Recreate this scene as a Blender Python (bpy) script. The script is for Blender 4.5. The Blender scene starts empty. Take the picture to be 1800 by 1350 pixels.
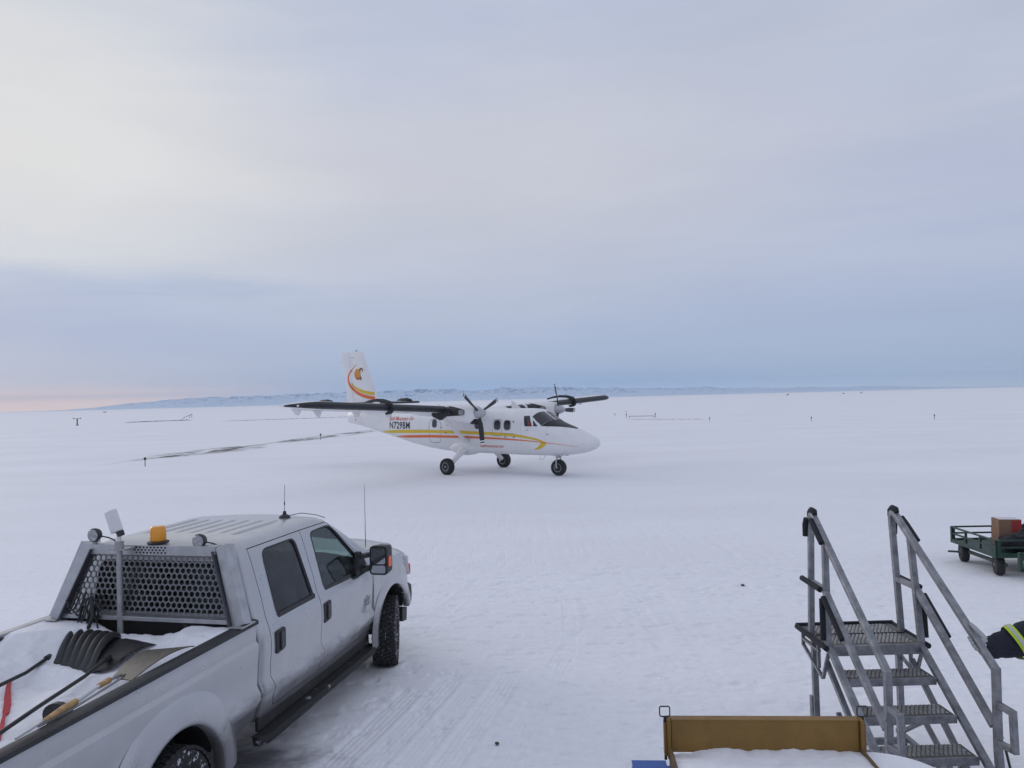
import bpy, bmesh, math, random
import numpy as np
from mathutils import Vector, Matrix, noise
from mathutils.bvhtree import BVHTree
R = math.radians
PI = math.pi
random.seed(7)
sc = bpy.context.scene

# ------------------------------------------------------------------ camera
CAM_H = 3.15
FPX = 1345.0
roll = math.atan(0.025)
dpx = (724 - 0.025 * 900 - 675) * math.cos(roll)
pitch = math.atan(dpx / FPX)
fw = Vector((0, math.cos(pitch), math.sin(pitch)))
up0 = Vector((0, -math.sin(pitch), math.cos(pitch)))
r0 = Vector((1, 0, 0))
rr = r0 * math.cos(roll) - up0 * math.sin(roll)
uu = r0 * math.sin(roll) + up0 * math.cos(roll)
cam_d = bpy.data.cameras.new('camera')
cam = bpy.data.objects.new('camera', cam_d)
sc.collection.objects.link(cam)
cam_d.sensor_fit = 'HORIZONTAL'
cam_d.sensor_width = 36.0
cam_d.lens = 36.0 * FPX / 1800.0
cam_d.clip_start = 0.05
cam_d.clip_end = 60000
m = Matrix((rr, uu, -fw)).transposed().to_4x4()
m.translation = Vector((0, 0, CAM_H))
cam.matrix_world = m
sc.camera = cam

# ------------------------------------------------------------------ view / world / sun
sc.view_settings.view_transform = 'Standard'
sc.view_settings.look = 'None'
sc.view_settings.exposure = 0.0
sc.view_settings.gamma = 1.0
sc.cycles.max_bounces = 8
sc.cycles.transparent_max_bounces = 12
sc.cycles.volume_bounces = 0
sc.cycles.use_denoising = True

SUN_EL, SUN_AZ = 16.0, -52.0          # azimuth from +Y, negative = left

def srgb(r, g, b):
    def f(c):
        c /= 255.0
        return c / 12.92 if c <= 0.04045 else ((c + 0.055) / 1.055) ** 2.4
    return (f(r), f(g), f(b), 1.0)

class NT:
    """small helper to wire shader nodes"""
    def __init__(self, tree):
        self.t = tree
        tree.nodes.clear()
    def n(self, typ, **kw):
        nd = self.t.nodes.new(typ)
        for k, v in kw.items():
            if hasattr(nd, k) and not k[0].isupper():
                setattr(nd, k, v)
        return nd
    def put(self, sock, v):
        if isinstance(v, bpy.types.NodeSocket):
            self.t.links.new(v, sock)
        elif isinstance(v, (int, float)) and sock.type in ('RGBA', 'VECTOR'):
            sock.default_value = (v, v, v, 1) if sock.type == 'RGBA' else (v, v, v)
        else:
            sock.default_value = v
    def math(self, op, a, b=0.0, c=None, clamp=False):
        nd = self.n('ShaderNodeMath', operation=op, use_clamp=clamp)
        self.put(nd.inputs[0], a)
        self.put(nd.inputs[1], b)
        if c is not None:
            self.put(nd.inputs[2], c)
        return nd.outputs[0]
    def smooth(self, v, a, b, lo=0.0, hi=1.0):
        nd = self.n('ShaderNodeMapRange', interpolation_type='SMOOTHSTEP')
        self.put(nd.inputs['Value'], v)
        for k, x in zip(('From Min', 'From Max', 'To Min', 'To Max'), (a, b, lo, hi)):
            nd.inputs[k].default_value = x
        return nd.outputs[0]
    def lin(self, v, a, b, lo=0.0, hi=1.0):
        nd = self.n('ShaderNodeMapRange')
        self.put(nd.inputs['Value'], v)
        for k, x in zip(('From Min', 'From Max', 'To Min', 'To Max'), (a, b, lo, hi)):
            nd.inputs[k].default_value = x
        return nd.outputs[0]
    def mix(self, f, a, b, mode='MIX'):
        nd = self.n('ShaderNodeMix', data_type='RGBA', blend_type=mode)
        self.put(nd.inputs[0], f)
        self.put(nd.inputs[6], a)
        self.put(nd.inputs[7], b)
        return nd.outputs[2]
    def noise(self, vec, scale, detail=3.0, rough=0.5, dist=0.0):
        nd = self.n('ShaderNodeTexNoise')
        if vec is not None:
            self.put(nd.inputs['Vector'], vec)
        nd.inputs['Scale'].default_value = scale
        nd.inputs['Detail'].default_value = detail
        nd.inputs['Roughness'].default_value = rough
        nd.inputs['Distortion'].default_value = dist
        return nd.outputs[0]
    def mapping(self, vec, loc=(0, 0, 0), rot=(0, 0, 0), scale=(1, 1, 1)):
        nd = self.n('ShaderNodeMapping')
        self.put(nd.inputs[0], vec)
        nd.inputs['Location'].default_value = loc
        nd.inputs['Rotation'].default_value = rot
        nd.inputs['Scale'].default_value = scale
        return nd.outputs[0]
    def ramp(self, f, stops):
        nd = self.n('ShaderNodeValToRGB')
        self.put(nd.inputs[0], f)
        el = nd.color_ramp.elements
        while len(el) > 1:
            el.remove(el[-1])
        el[0].position, el[0].color = stops[0]
        for p, c in stops[1:]:
            e = el.new(p)
            e.color = c
        return nd.outputs[0]

def make_world():
    w = bpy.data.worlds.new("World")
    sc.world = w
    w.use_nodes = True
    N = NT(w.node_tree)
    out = N.n('ShaderNodeOutputWorld')
    bg = N.n('ShaderNodeBackground')
    sky = N.n('ShaderNodeTexSky', sky_type='NISHITA')
    sky.sun_disc = False
    sky.sun_elevation = R(SUN_EL)
    sky.sun_rotation = R(SUN_AZ)
    tc = N.n('ShaderNodeTexCoord').outputs['Generated']
    sx = N.n('ShaderNodeSeparateXYZ')
    N.put(sx.inputs[0], tc)
    x, y, z = sx.outputs
    az = N.math('ARCTAN2', x, y)
    # gently warped elevation so that cloud decks are uneven
    stretch = N.mapping(tc, scale=(1.0, 1.0, 5.0))
    n1 = N.noise(stretch, 1.6, 4.0, 0.55, 0.4)
    n2 = N.noise(N.mapping(tc, loc=(3, 1, 2), scale=(1.0, 1.0, 9.0)), 3.5, 5.0, 0.6, 0.5)
    low = N.smooth(z, 0.0, 0.12)
    wz = N.math('ADD', z, N.math('MULTIPLY', N.math('MULTIPLY', N.math('SUBTRACT', n1, 0.5), 0.10), low))
    # the cloud deck edge falls towards the right
    wz = N.math('ADD', wz, N.math('MULTIPLY', N.math('MULTIPLY', N.math('SUBTRACT', n2, 0.5), 0.03), low))
    S = lambda L: [(p / 0.7, srgb(*c)) for p, c in L]
    wzr = N.math('DIVIDE', N.math('MAXIMUM', wz, 0.0), 0.7)
    left = N.ramp(wzr, S([(0.0, (250, 228, 228)), (0.010, (240, 219, 224)), (0.014, (214, 206, 222)), (0.019, (224, 211, 222)), (0.026, (200, 200, 220)), (0.036, (187, 194, 217)),
                          (0.09, (172, 184, 214)), (0.135, (173, 185, 214)), (0.155, (188, 198, 219)), (0.178, (212, 216, 224)), (0.27, (225, 225, 225)),
                          (0.36, (221, 222, 224)), (0.46, (208, 213, 222)), (0.70, (200, 204, 216))]))
    mid = N.ramp(wzr, S([(0.0, (188, 216, 250)), (0.010, (170, 202, 248)), (0.018, (160, 190, 234)), (0.028, (162, 186, 223)), (0.055, (171, 188, 218)), (0.10, (177, 190, 217)),
                         (0.17, (191, 198, 217)), (0.26, (202, 204, 216)), (0.35, (200, 203, 216)), (0.42, (191, 198, 217)), (0.48, (184, 193, 215)), (0.70, (194, 201, 216))]))
    right = N.ramp(wzr, S([(0.0, (196, 214, 240)), (0.012, (182, 203, 236)), (0.03, (172, 191, 221)), (0.09, (172, 186, 215)),
                           (0.18, (180, 190, 215)), (0.30, (188, 195, 216)), (0.45, (188, 197, 216)), (0.70, (190, 196, 211))]))
    waz = N.math('ADD', az, N.math('MULTIPLY', N.math('SUBTRACT', n1, 0.5), 0.35))
    fl = N.smooth(waz, -0.55, -0.08)
    fr = N.smooth(waz, 0.02, 0.55)
    col = N.mix(fl, left, mid)
    col = N.mix(fr, col, right)
    # faint slanting cloud streaks
    stk = N.noise(N.mapping(tc, loc=(1, 4, 2), rot=(0.0, 0.45, 0.0), scale=(1.0, 1.0, 7.0)), 2.2, 5.0, 0.6, 0.6)
    stk = N.math('MULTIPLY', N.math('MULTIPLY', N.smooth(stk, 0.40, 0.68), N.smooth(z, 0.03, 0.2)), 0.26)
    col = N.mix(stk, col, N.mix(fl, srgb(228, 227, 226), srgb(205, 209, 220)))
    # soft brightness mottling of the overcast
    mot = N.lin(N.noise(N.mapping(tc, loc=(7, 2, 5), scale=(1, 1, 3)), 2.4, 4.0, 0.6, 0.3), 0.3, 0.7, 0.965, 1.035)
    col = N.mix(1.0, col, mot, 'MULTIPLY')
    # rest of the dome (behind the camera)
    back = N.smooth(N.math('ABSOLUTE', az), 0.9, 1.8)
    col = N.mix(back, col, srgb(200, 207, 227))
    nish = N.mix(1.0, sky.outputs[0], 0.10, 'MULTIPLY')
    col = N.mix(0.96, nish, col)
    N.put(bg.inputs['Color'], col)
    bg.inputs['Strength'].default_value = 1.0
    N.put(out.inputs['Surface'], bg.outputs[0])
make_world()

sun_d = bpy.data.lights.new('sun', 'SUN')
sun_d.energy = 0.7
sun_d.angle = R(24)
sun_d.color = (1.0, 0.93, 0.86)
sun = bpy.data.objects.new('sun', sun_d)
sc.collection.objects.link(sun)
d = Vector((math.sin(R(SUN_AZ)) * math.cos(R(SUN_EL)), math.cos(R(SUN_AZ)) * math.cos(R(SUN_EL)), math.sin(R(SUN_EL))))
sun.rotation_euler = d.to_track_quat('Z', 'Y').to_euler()
sun.location = (-20, 20, 30)

# ------------------------------------------------------------------ materials
MATS = {}
def pmat(name, col, rough=0.5, metal=0.0, spec=0.5, vary=0.0, vscale=6.0, bump=0.0, bscale=40.0, coat=0.0, emit=None, rvary=0.0, col2=None, split=(0.45, 0.6), nscale=None):
    """Principled material with procedural colour/roughness variation and bump"""
    if name in MATS:
        return MATS[name]
    mt = bpy.data.materials.new(name)
    mt.use_nodes = True
    N = NT(mt.node_tree)
    out = N.n('ShaderNodeOutputMaterial')
    b = N.n('ShaderNodeBsdfPrincipled')
    tc = N.n('ShaderNodeTexCoord').outputs['Object']
    c = tuple(col[:3]) + (1.0,)
    if vary > 0:
        n = N.noise(tc, vscale, 5.0, 0.6)
        f = N.lin(n, 0.3, 0.7, 1.0 - vary, 1.0 + vary)
        cc = N.mix(1.0, c, f, 'MULTIPLY')
    else:
        cc = c
    if col2 is not None:
        n = N.noise(tc, nscale or vscale, 6.0, 0.65)
        cc = N.mix(N.smooth(n, split[0], split[1]), cc, tuple(col2[:3]) + (1.0,))
    N.put(b.inputs['Base Color'], cc)
    b.inputs['Metallic'].default_value = metal
    b.inputs['Specular IOR Level'].default_value = spec
    if rvary > 0:
        n = N.noise(tc, vscale * 1.7, 5.0, 0.6)
        N.put(b.inputs['Roughness'], N.lin(n, 0.3, 0.7, max(0.02, rough - rvary), min(1, rough + rvary)))
    else:
        b.inputs['Roughness'].default_value = rough
    if coat:
        b.inputs['Coat Weight'].default_value = coat
        b.inputs['Coat Roughness'].default_value = 0.08
    if bump > 0:
        bn = N.n('ShaderNodeBump')
        bn.inputs['Strength'].default_value = bump
        bn.inputs['Distance'].default_value = 0.01
        N.put(bn.inputs['Height'], N.noise(tc, bscale, 4.0, 0.6))
        N.put(b.inputs['Normal'], bn.outputs[0])
    if emit:
        b.inputs['Emission Color'].default_value = tuple(emit[:3]) + (1,)
        b.inputs['Emission Strength'].default_value = emit[3]
    N.put(out.inputs['Surface'], b.outputs[0])
    MATS[name] = mt
    return mt

def glassmat(name, tint, gloss=0.06, base=None, basef=0.0):
    """tinted pane: lets light through, mirrors the sky at grazing angles"""
    mt = bpy.data.materials.new(name)
    mt.use_nodes = True
    N = NT(mt.node_tree)
    out = N.n('ShaderNodeOutputMaterial')
    tr = N.n('ShaderNodeBsdfTransparent')
    tr.inputs[0].default_value = tuple(tint) + (1,)
    gl = N.n('ShaderNodeBsdfGlossy')
    gl.inputs['Roughness'].default_value = 0.04
    gl.inputs['Color'].default_value = (0.9, 0.9, 0.9, 1)
    fr = N.n('ShaderNodeFresnel')
    fr.inputs[0].default_value = 1.5
    tc = N.n('ShaderNodeTexCoord').outputs['Object']
    dust = N.lin(N.noise(tc, 5.0, 5.0, 0.6), 0.3, 0.8, 0.0, 0.10)
    mx = N.n('ShaderNodeMixShader')
    N.put(mx.inputs[0], N.math('ADD', fr.outputs[0], gloss - 0.04, clamp=True))
    N.put(mx.inputs[1], tr.outputs[0])
    N.put(mx.inputs[2], gl.outputs[0])
    df = N.n('ShaderNodeBsdfDiffuse')
    df.inputs[0].default_value = (0.45, 0.47, 0.5, 1)
    m2 = N.n('ShaderNodeMixShader')
    N.put(m2.inputs[0], N.math('MULTIPLY', dust, 0.7))
    N.put(m2.inputs[1], mx.outputs[0])
    N.put(m2.inputs[2], df.outputs[0])
    N.put(out.inputs['Surface'], m2.outputs[0])
    return mt

M_white = pmat('aircraft_white_paint', (0.74, 0.74, 0.75), 0.42, vary=0.04, vscale=2.2, coat=0.15, rvary=0.08)
M_boot = pmat('black_deicing_rubber', (0.016, 0.018, 0.024), 0.5, vary=0.5, vscale=5)
M_blackp = pmat('black_paint', (0.012, 0.013, 0.018), 0.5, vary=0.3, vscale=5)
M_yellow = pmat('yellow_stripe_paint', (0.66, 0.46, 0.02), 0.4)
M_orange = pmat('orange_stripe_paint', (0.72, 0.14, 0.03), 0.4)
M_redtxt = pmat('red_lettering', (0.62, 0.09, 0.06), 0.5)
M_blacktxt = pmat('black_lettering', (0.02, 0.02, 0.03), 0.5)
M_pglass = pmat('aircraft_window_glass', (0.03, 0.03, 0.04), 0.12, spec=0.6)
M_seam = pmat('panel_seam', (0.28, 0.29, 0.31), 0.6)
M_metal = pmat('bare_metal', (0.42, 0.43, 0.45), 0.35, metal=0.9, vary=0.1)
M_rubber = pmat('tyre_rubber', (0.022, 0.022, 0.025), 0.75, vary=0.3, vscale=20, bump=0.3, bscale=60)
M_hub = pmat('grey_hub', (0.25, 0.26, 0.28), 0.5, metal=0.3, vary=0.2, vscale=20)
M_prop = pmat('propeller_black', (0.018, 0.02, 0.026), 0.45)
M_wtip = pmat('propeller_white_tip', (0.8, 0.8, 0.8), 0.45)

def truckpaint():
    mt = pmat('truck_silver_paint', (0.475, 0.48, 0.50), 0.34, metal=0.5, vary=0.04, vscale=3.0, coat=0.4, rvary=0.10)
    N = NT.__new__(NT)
    N.t = mt.node_tree
    b = [n for n in N.t.nodes if n.type == 'BSDF_PRINCIPLED'][0]
    src = b.inputs['Base Color'].links[0].from_socket
    tc = N.n('ShaderNodeTexCoord').outputs['Object']
    sx = N.n('ShaderNodeSeparateXYZ')
    N.put(sx.inputs[0], tc)
    # road grime thrown up along the sills and behind the wheels, with a ragged upper edge, and dusty speckle
    n = N.noise(N.mapping(tc, scale=(1.3, 1, 3.0)), 2.6, 6.0, 0.7, 0.3)
    h = N.math('ADD', sx.outputs[2], N.math('MULTIPLY', N.math('SUBTRACT', n, 0.5), 0.55))
    g = N.math('MULTIPLY', N.smooth(h, 0.86, 0.60), 0.78)
    sp = N.math('MULTIPLY', N.smooth(N.noise(tc, 55.0, 3.0, 0.7), 0.60, 0.72), 0.05)
    c = N.mix(sp, src, (0.62, 0.63, 0.66, 1))
    c = N.mix(g, c, (0.115, 0.11, 0.115, 1))
    N.put(b.inputs['Base Color'], c)
    return mt
M_truck = truckpaint()
M_grime = pmat('black_plastic', (0.022, 0.023, 0.026), 0.55, vary=0.3, vscale=12, bump=0.15, bscale=80)
M_dark = pmat('dark_interior', (0.035, 0.036, 0.04), 0.8, vary=0.2)
M_seat = pmat('seat_fabric', (0.06, 0.062, 0.068), 0.9, bump=0.3, bscale=150)
M_under = pmat('underbody', (0.02, 0.02, 0.021), 0.85, vary=0.4, col2=(0.2, 0.2, 0.22), split=(0.62, 0.75))
M_alu = pmat('brushed_aluminium', (0.42, 0.43, 0.45), 0.42, metal=0.75, vary=0.14, vscale=9, rvary=0.12, bump=0.06, bscale=120)
M_galv = pmat('galvanised_tube', (0.34, 0.345, 0.36), 0.5, metal=0.55, vary=0.18, vscale=16, rvary=0.1)
M_stair = pmat('stair_aluminium', (0.23, 0.235, 0.255), 0.5, metal=0.5, vary=0.32, vscale=11, rvary=0.12, bump=0.1, bscale=90, col2=(0.30, 0.31, 0.34), split=(0.5, 0.75))
M_tread = pmat('tread_grating', (0.13, 0.125, 0.12), 0.6, metal=0.4, vary=0.3, vscale=14, col2=(0.4, 0.42, 0.46), split=(0.62, 0.8), nscale=25)
M_stud = pmat('tread_stud', (0.50, 0.50, 0.49), 0.4, metal=0.5, vary=0.3, vscale=18)
M_foam = pmat('black_foam', (0.014, 0.016, 0.022), 0.85, bump=0.3, bscale=80)
M_amber = pmat('amber_lens', (0.75, 0.30, 0.01), 0.15, spec=0.7)
M_lens = pmat('clear_lens', (0.55, 0.56, 0.6), 0.12, spec=0.8)
M_orangelens = pmat('orange_lens', (0.8, 0.13, 0.02), 0.2)
M_lampw = pmat('white_lamp_housing', (0.66, 0.67, 0.68), 0.5, vary=0.06)
M_shovel = pmat('black_shovel_plastic', (0.03, 0.031, 0.034), 0.55, vary=0.3, bump=0.1, bscale=60)
M_shovel2 = pmat('worn_brown_shovel', (0.075, 0.068, 0.058), 0.6, vary=0.4, vscale=14, bump=0.3, bscale=50, col2=(0.25, 0.25, 0.27), split=(0.66, 0.78))
M_wood = pmat('wooden_handle', (0.45, 0.28, 0.13), 0.7, vary=0.3, vscale=20)
M_red = pmat('red_strap', (0.45, 0.02, 0.04), 0.7, vary=0.25, vscale=25)
M_ochre = pmat('ochre_painted_steel', (0.20, 0.11, 0.02), 0.5, vary=0.18, vscale=5, rvary=0.1, bump=0.1, bscale=50, col2=(0.10, 0.06, 0.025), split=(0.6, 0.78))
M_blue = pmat('blue_painted_panel', (0.02, 0.09, 0.36), 0.45, vary=0.1)
M_green = pmat('dark_green_cart_paint', (0.012, 0.042, 0.032), 0.5, vary=0.3, vscale=8)
M_card = pmat('brown_cardboard', (0.22, 0.13, 0.085), 0.85, vary=0.12, vscale=7)
M_cardw = pmat('white_box_lid', (0.6, 0.6, 0.62), 0.8)
M_cardr = pmat('red_box_print', (0.30, 0.03, 0.03), 0.7)
M_bag = pmat('black_bag_fabric', (0.015, 0.015, 0.02), 0.85, vary=0.4, vscale=8, bump=0.5, bscale=25)
M_navy = pmat('dark_navy_jacket', (0.012, 0.015, 0.026), 0.85, vary=0.35, vscale=9, bump=0.6, bscale=14)
M_trouser = pmat('black_trousers', (0.012, 0.012, 0.014), 0.9, bump=0.4, bscale=20)
M_glove = pmat('light_grey_glove', (0.40, 0.42, 0.43), 0.8, vary=0.1, vscale=30, bump=0.4, bscale=90)
M_skin = pmat('skin', (0.46, 0.28, 0.21), 0.55)
M_hiviz = pmat('yellow_green_band', (0.45, 0.62, 0.02), 0.6)
M_silverband = pmat('silver_reflective_band', (0.42, 0.44, 0.46), 0.4)
M_gravel = pmat('dark_frozen_gravel', (0.075, 0.068, 0.062), 0.9, vary=0.5, vscale=1.5, bump=0.5, bscale=8, col2=(0.72, 0.74, 0.78), split=(0.5, 0.6), nscale=2.0)
M_post = pmat('dark_marker', (0.05, 0.04, 0.045), 0.7)
M_chrome = pmat('badge_chrome', (0.25, 0.26, 0.28), 0.3, metal=0.8)
G_side = glassmat('tinted_side_glass', (0.30, 0.36, 0.35), 0.05)
G_rear = glassmat('privacy_glass', (0.10, 0.105, 0.11), 0.05)
G_front = glassmat('green_side_glass', (0.62, 0.80, 0.75), 0.05)
G_clear = glassmat('green_clear_glass', (0.78, 0.94, 0.89), 0.02)
M_mirror = pmat('mirror_glass', (0.5, 0.52, 0.56), 0.03, metal=1.0)

def make_snowmat(name, near=True):
    mt = bpy.data.materials.new(name)
    mt.use_nodes = True
    N = NT(mt.node_tree)
    out = N.n('ShaderNodeOutputMaterial')
    b = N.n('ShaderNodeBsdfPrincipled')
    tc = N.n('ShaderNodeTexCoord').outputs['Object']
    big = N.lin(N.noise(N.mapping(tc, rot=(0, 0, 0.25), scale=(0.35, 1.0, 1)), 0.22, 5.0, 0.6), 0.3, 0.7, 0.955, 1.03)
    fine = N.lin(N.noise(tc, 9.0, 5.0, 0.7), 0.3, 0.75, 1.03, 0.93)
    c = N.mix(1.0, (0.84, 0.845, 0.885, 1), big, 'MULTIPLY')
    c = N.mix(1.0, c, fine, 'MULTIPLY')
    dim = N.smooth(N.noise(N.mapping(tc, scale=(2.2, 5.0, 1)), 1.7, 4.0, 0.62, 0.3), 0.60, 0.70)
    c = N.mix(N.math('MULTIPLY', dim, 0.50), c, (0.62, 0.63, 0.70, 1))  # shading of small dimples, put in as darker snow colour
    # scattered grey crumbs of gravel and old ice
    v = N.n('ShaderNodeTexVoronoi')
    v.inputs['Scale'].default_value = 3.1
    N.put(v.inputs['Vector'], N.mapping(tc, scale=(1, 1, 0)))
    sel = N.smooth(N.noise(tc, 1.3, 3.0, 0.6), 0.50, 0.66)
    speck = N.math('MULTIPLY', N.smooth(v.outputs['Distance'], 0.085, 0.045), sel)
    c = N.mix(N.math('MULTIPLY', speck, 0.55), c, (0.22, 0.21, 0.23, 1))
    N.put(b.inputs['Base Color'], c)
    b.inputs['Roughness'].default_value = 0.7
    b.inputs['Specular IOR Level'].default_value = 0.25
    if near:
        # bare wind-swept windrow along the runway edge: a real strip of dark ground in the snow
        ax, ay, bx, by = -23.6, 43.0, -14.5, 92.0
        ang = math.atan2(by - ay, bx - ax)
        mp = N.n('ShaderNodeMapping')
        mp.vector_type = 'TEXTURE'
        N.put(mp.inputs[0], tc)
        mp.inputs['Location'].default_value = (ax, ay, 0)
        mp.inputs['Rotation'].default_value = (0, 0, ang)
        sx = N.n('ShaderNodeSeparateXYZ')
        N.put(sx.inputs[0], mp.outputs[0])
        u, vv = sx.outputs[0], sx.outputs[1]
        wob = N.math('MULTIPLY', N.math('SUBTRACT', N.noise(N.mapping(mp.outputs[0], scale=(0.12, 0, 0)), 1.0, 2.0), 0.5), 1.6)
        dv = N.math('ABSOLUTE', N.math('ADD', vv, wob))
        env = N.math('MULTIPLY', N.smooth(u, -1.5, 3.0), N.smooth(u, 56.0, 48.0))
        g_ = lambda v_: (v_, v_, v_, 1)
        wid = N.math('MULTIPLY', N.ramp(N.math('DIVIDE', u, 52.0), [(0.0, g_(0.06)), (0.06, g_(0.16)), (0.12, g_(0.45)), (0.18, g_(1.0)), (0.28, g_(1.0)), (0.34, g_(0.30)), (0.38, g_(0.08)), (0.43, g_(0.5)), (0.62, g_(0.75)), (0.85, g_(0.45)), (1.0, g_(0.05))]), 3.4)
        band = N.smooth(N.math('DIVIDE', dv, wid), 1.0, 0.15)
        streak = N.noise(N.mapping(mp.outputs[0], scale=(0.22, 1.6, 1)), 1.0, 7.0, 0.70, 0.3)
        msk = N.math('MULTIPLY', N.math('MULTIPLY', band, env), N.smooth(streak, 0.46, 0.55))
        c = N.mix(msk, c, (0.085, 0.078, 0.075, 1))
        # shade under and beside the truck, painted into the snow colour with ragged edges
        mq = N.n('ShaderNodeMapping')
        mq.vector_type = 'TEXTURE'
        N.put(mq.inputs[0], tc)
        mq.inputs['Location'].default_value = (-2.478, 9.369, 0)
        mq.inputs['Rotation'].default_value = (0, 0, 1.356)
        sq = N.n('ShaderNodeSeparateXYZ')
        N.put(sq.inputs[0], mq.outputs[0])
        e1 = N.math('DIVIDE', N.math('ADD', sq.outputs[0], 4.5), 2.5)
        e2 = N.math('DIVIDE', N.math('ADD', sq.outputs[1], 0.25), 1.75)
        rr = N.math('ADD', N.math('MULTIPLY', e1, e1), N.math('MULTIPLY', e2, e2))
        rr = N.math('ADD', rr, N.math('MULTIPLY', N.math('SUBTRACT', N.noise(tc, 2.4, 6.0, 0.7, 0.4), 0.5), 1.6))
        truck_shade = N.math('MULTIPLY', N.smooth(rr, 1.30, 0.55), 0.88)  # mask of the shade painted beneath the truck
        c = N.mix(truck_shade, c, (0.13, 0.13, 0.15, 1))
        nd = b.inputs['Base Color']
        N.put(nd, c)
    bn = N.n('ShaderNodeBump')
    bn.inputs['Strength'].default_value = 0.55
    bn.inputs['Distance'].default_value = 0.03
    h1 = N.noise(tc, 3.5, 5.0, 0.62)
    h2 = N.noise(tc, 22.0, 4.0, 0.7)
    h3 = N.noise(N.mapping(tc, rot=(0, 0, 0.3), scale=(0.4, 1.6, 1)), 1.2, 4.0, 0.6)
    h = N.math('ADD', N.math('MULTIPLY', h1, 0.9), N.math('ADD', N.math('MULTIPLY', h2, 0.35), N.math('MULTIPLY', h3, 1.6)))
    N.put(bn.inputs['Height'], h)
    N.put(b.inputs['Normal'], bn.outputs[0])
    N.put(out.inputs['Surface'], b.outputs[0])
    return mt
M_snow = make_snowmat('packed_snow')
M_snow2 = make_snowmat('loose_snow', near=False)

# ------------------------------------------------------------------ mesh helpers
class MB:
    def __init__(self):
        self.v, self.f, self.m = [], [], []
    def add(self, vs, fs, mi=0):
        o = len(self.v)
        self.v += [tuple(x) for x in vs]
        self.f += [tuple(i + o for i in f) for f in fs]
        self.m += [mi] * len(fs)
        return self
    def box(self, c, s, rot=None, mi=0):
        c = Vector(c)
        h = [x / 2 for x in s]
        vs = []
        for sx_ in (-1, 1):
            for sy in (-1, 1):
                for sz in (-1, 1):
                    p = Vector((sx_ * h[0], sy * h[1], sz * h[2]))
                    if rot is not None:
                        p = rot @ p
                    vs.append(c + p)
        fs = [(0, 1, 3, 2), (4, 6, 7, 5), (0, 4, 5, 1), (2, 3, 7, 6), (0, 2, 6, 4), (1, 5, 7, 3)]
        return self.add(vs, fs, mi)
    def bar(self, a, b, w, h, up=(0, 0, 1), mi=0):
        """rectangular bar from a to b, h along 'up'"""
        a, b = Vector(a), Vector(b)
        dd = (b - a)
        L = dd.length
        dd.normalize()
        u = Vector(up)
        s = dd.cross(u)
        if s.length < 1e-4:
            s = dd.cross(Vector((1, 0, 0)))
        s.normalize()
        u = s.cross(dd).normalized()
        rot = Matrix((dd, s, u)).transposed()
        return self.box((a + b) / 2, (L, w, h), rot, mi)
    def loft(self, rings, cap=True, closed=True, mi=0):
        n = len(rings[0])
        vs = [p for r_ in rings for p in r_]
        fs = []
        for i in range(len(rings) - 1):
            for j in range(n if closed else n - 1):
                k = (j + 1) % n
                fs.append((i * n + j, i * n + k, (i + 1) * n + k, (i + 1) * n + j))
        if cap and closed:
            fs.append(tuple(range(n - 1, -1, -1)))
            o = (len(rings) - 1) * n
            fs.append(tuple(o + j for j in range(n)))
        return self.add(vs, fs, mi)
    def tube(self, pts, r_, n=10, cap=True, mi=0):
        pts = [Vector(p) for p in pts]
        rs = r_ if isinstance(r_, (list, tuple)) else [r_] * len(pts)
        rings = []
        prev = None
        for i, p in enumerate(pts):
            if i == 0:
                t = pts[1] - pts[0]
            elif i == len(pts) - 1:
                t = pts[-1] - pts[-2]
            else:
                t = (pts[i + 1] - p).normalized() + (p - pts[i - 1]).normalized()
            t.normalize()
            if prev is None:
                a = Vector((0, 0, 1)) if abs(t.z) < 0.9 else Vector((1, 0, 0))
                nrm = t.cross(a).normalized()
            else:
                nrm = (prev - t * prev.dot(t)).normalized()
            prev = nrm
            bi = t.cross(nrm)
            rings.append([p + (nrm * math.cos(2 * PI * k / n) + bi * math.sin(2 * PI * k / n)) * rs[i] for k in range(n)])
        return self.loft(rings, cap, True, mi)
    def lathe(self, prof, o, axis='Y', n=32, mi=0, rot=None):
        """prof: list of (r, t) along axis"""
        rings = []
        o = Vector(o)
        for r_, t in prof:
            ring = []
            for k in range(n):
                a = 2 * PI * k / n
                c, s = math.cos(a) * r_, math.sin(a) * r_
                p = {'Y': Vector((c, t, s)), 'X': Vector((t, c, s)), 'Z': Vector((c, s, t))}[axis]
                if rot is not None:
                    p = rot @ p
                ring.append(o + p)
            rings.append(ring)
        return self.loft(rings, True, True, mi)
    def prism(self, poly, d0, d1, axis='Y', mi=0):
        """poly 2D extruded along axis; axis Y -> poly is (x,z); X -> (y,z); Z -> (x,y)"""
        def P(p, d_):
            return {'Y': (p[0], d_, p[1]), 'X': (d_, p[0], p[1]), 'Z': (p[0], p[1], d_)}[axis]
        return self.loft([[P(p, d0) for p in poly], [P(p, d1) for p in poly]], True, True, mi)
    def mesh(self, name, fix=True):
        me = bpy.data.meshes.new(name)
        me.from_pydata([tuple(v) for v in self.v], [], self.f)
        me.update()
        if any(self.m):
            me.polygons.foreach_set('material_index', self.m)
        if fix:
            bm = bmesh.new()
            bm.from_mesh(me)
            bmesh.ops.recalc_face_normals(bm, faces=bm.faces)
            bm.to_mesh(me)
            bm.free()
        return me
    def build(self, name, mat, parent=None, smooth=35, bevel=0.0, fix=True):
        me = self.mesh(name, fix)
        return mkobj(name, me, mat, parent, smooth, bevel)

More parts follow.
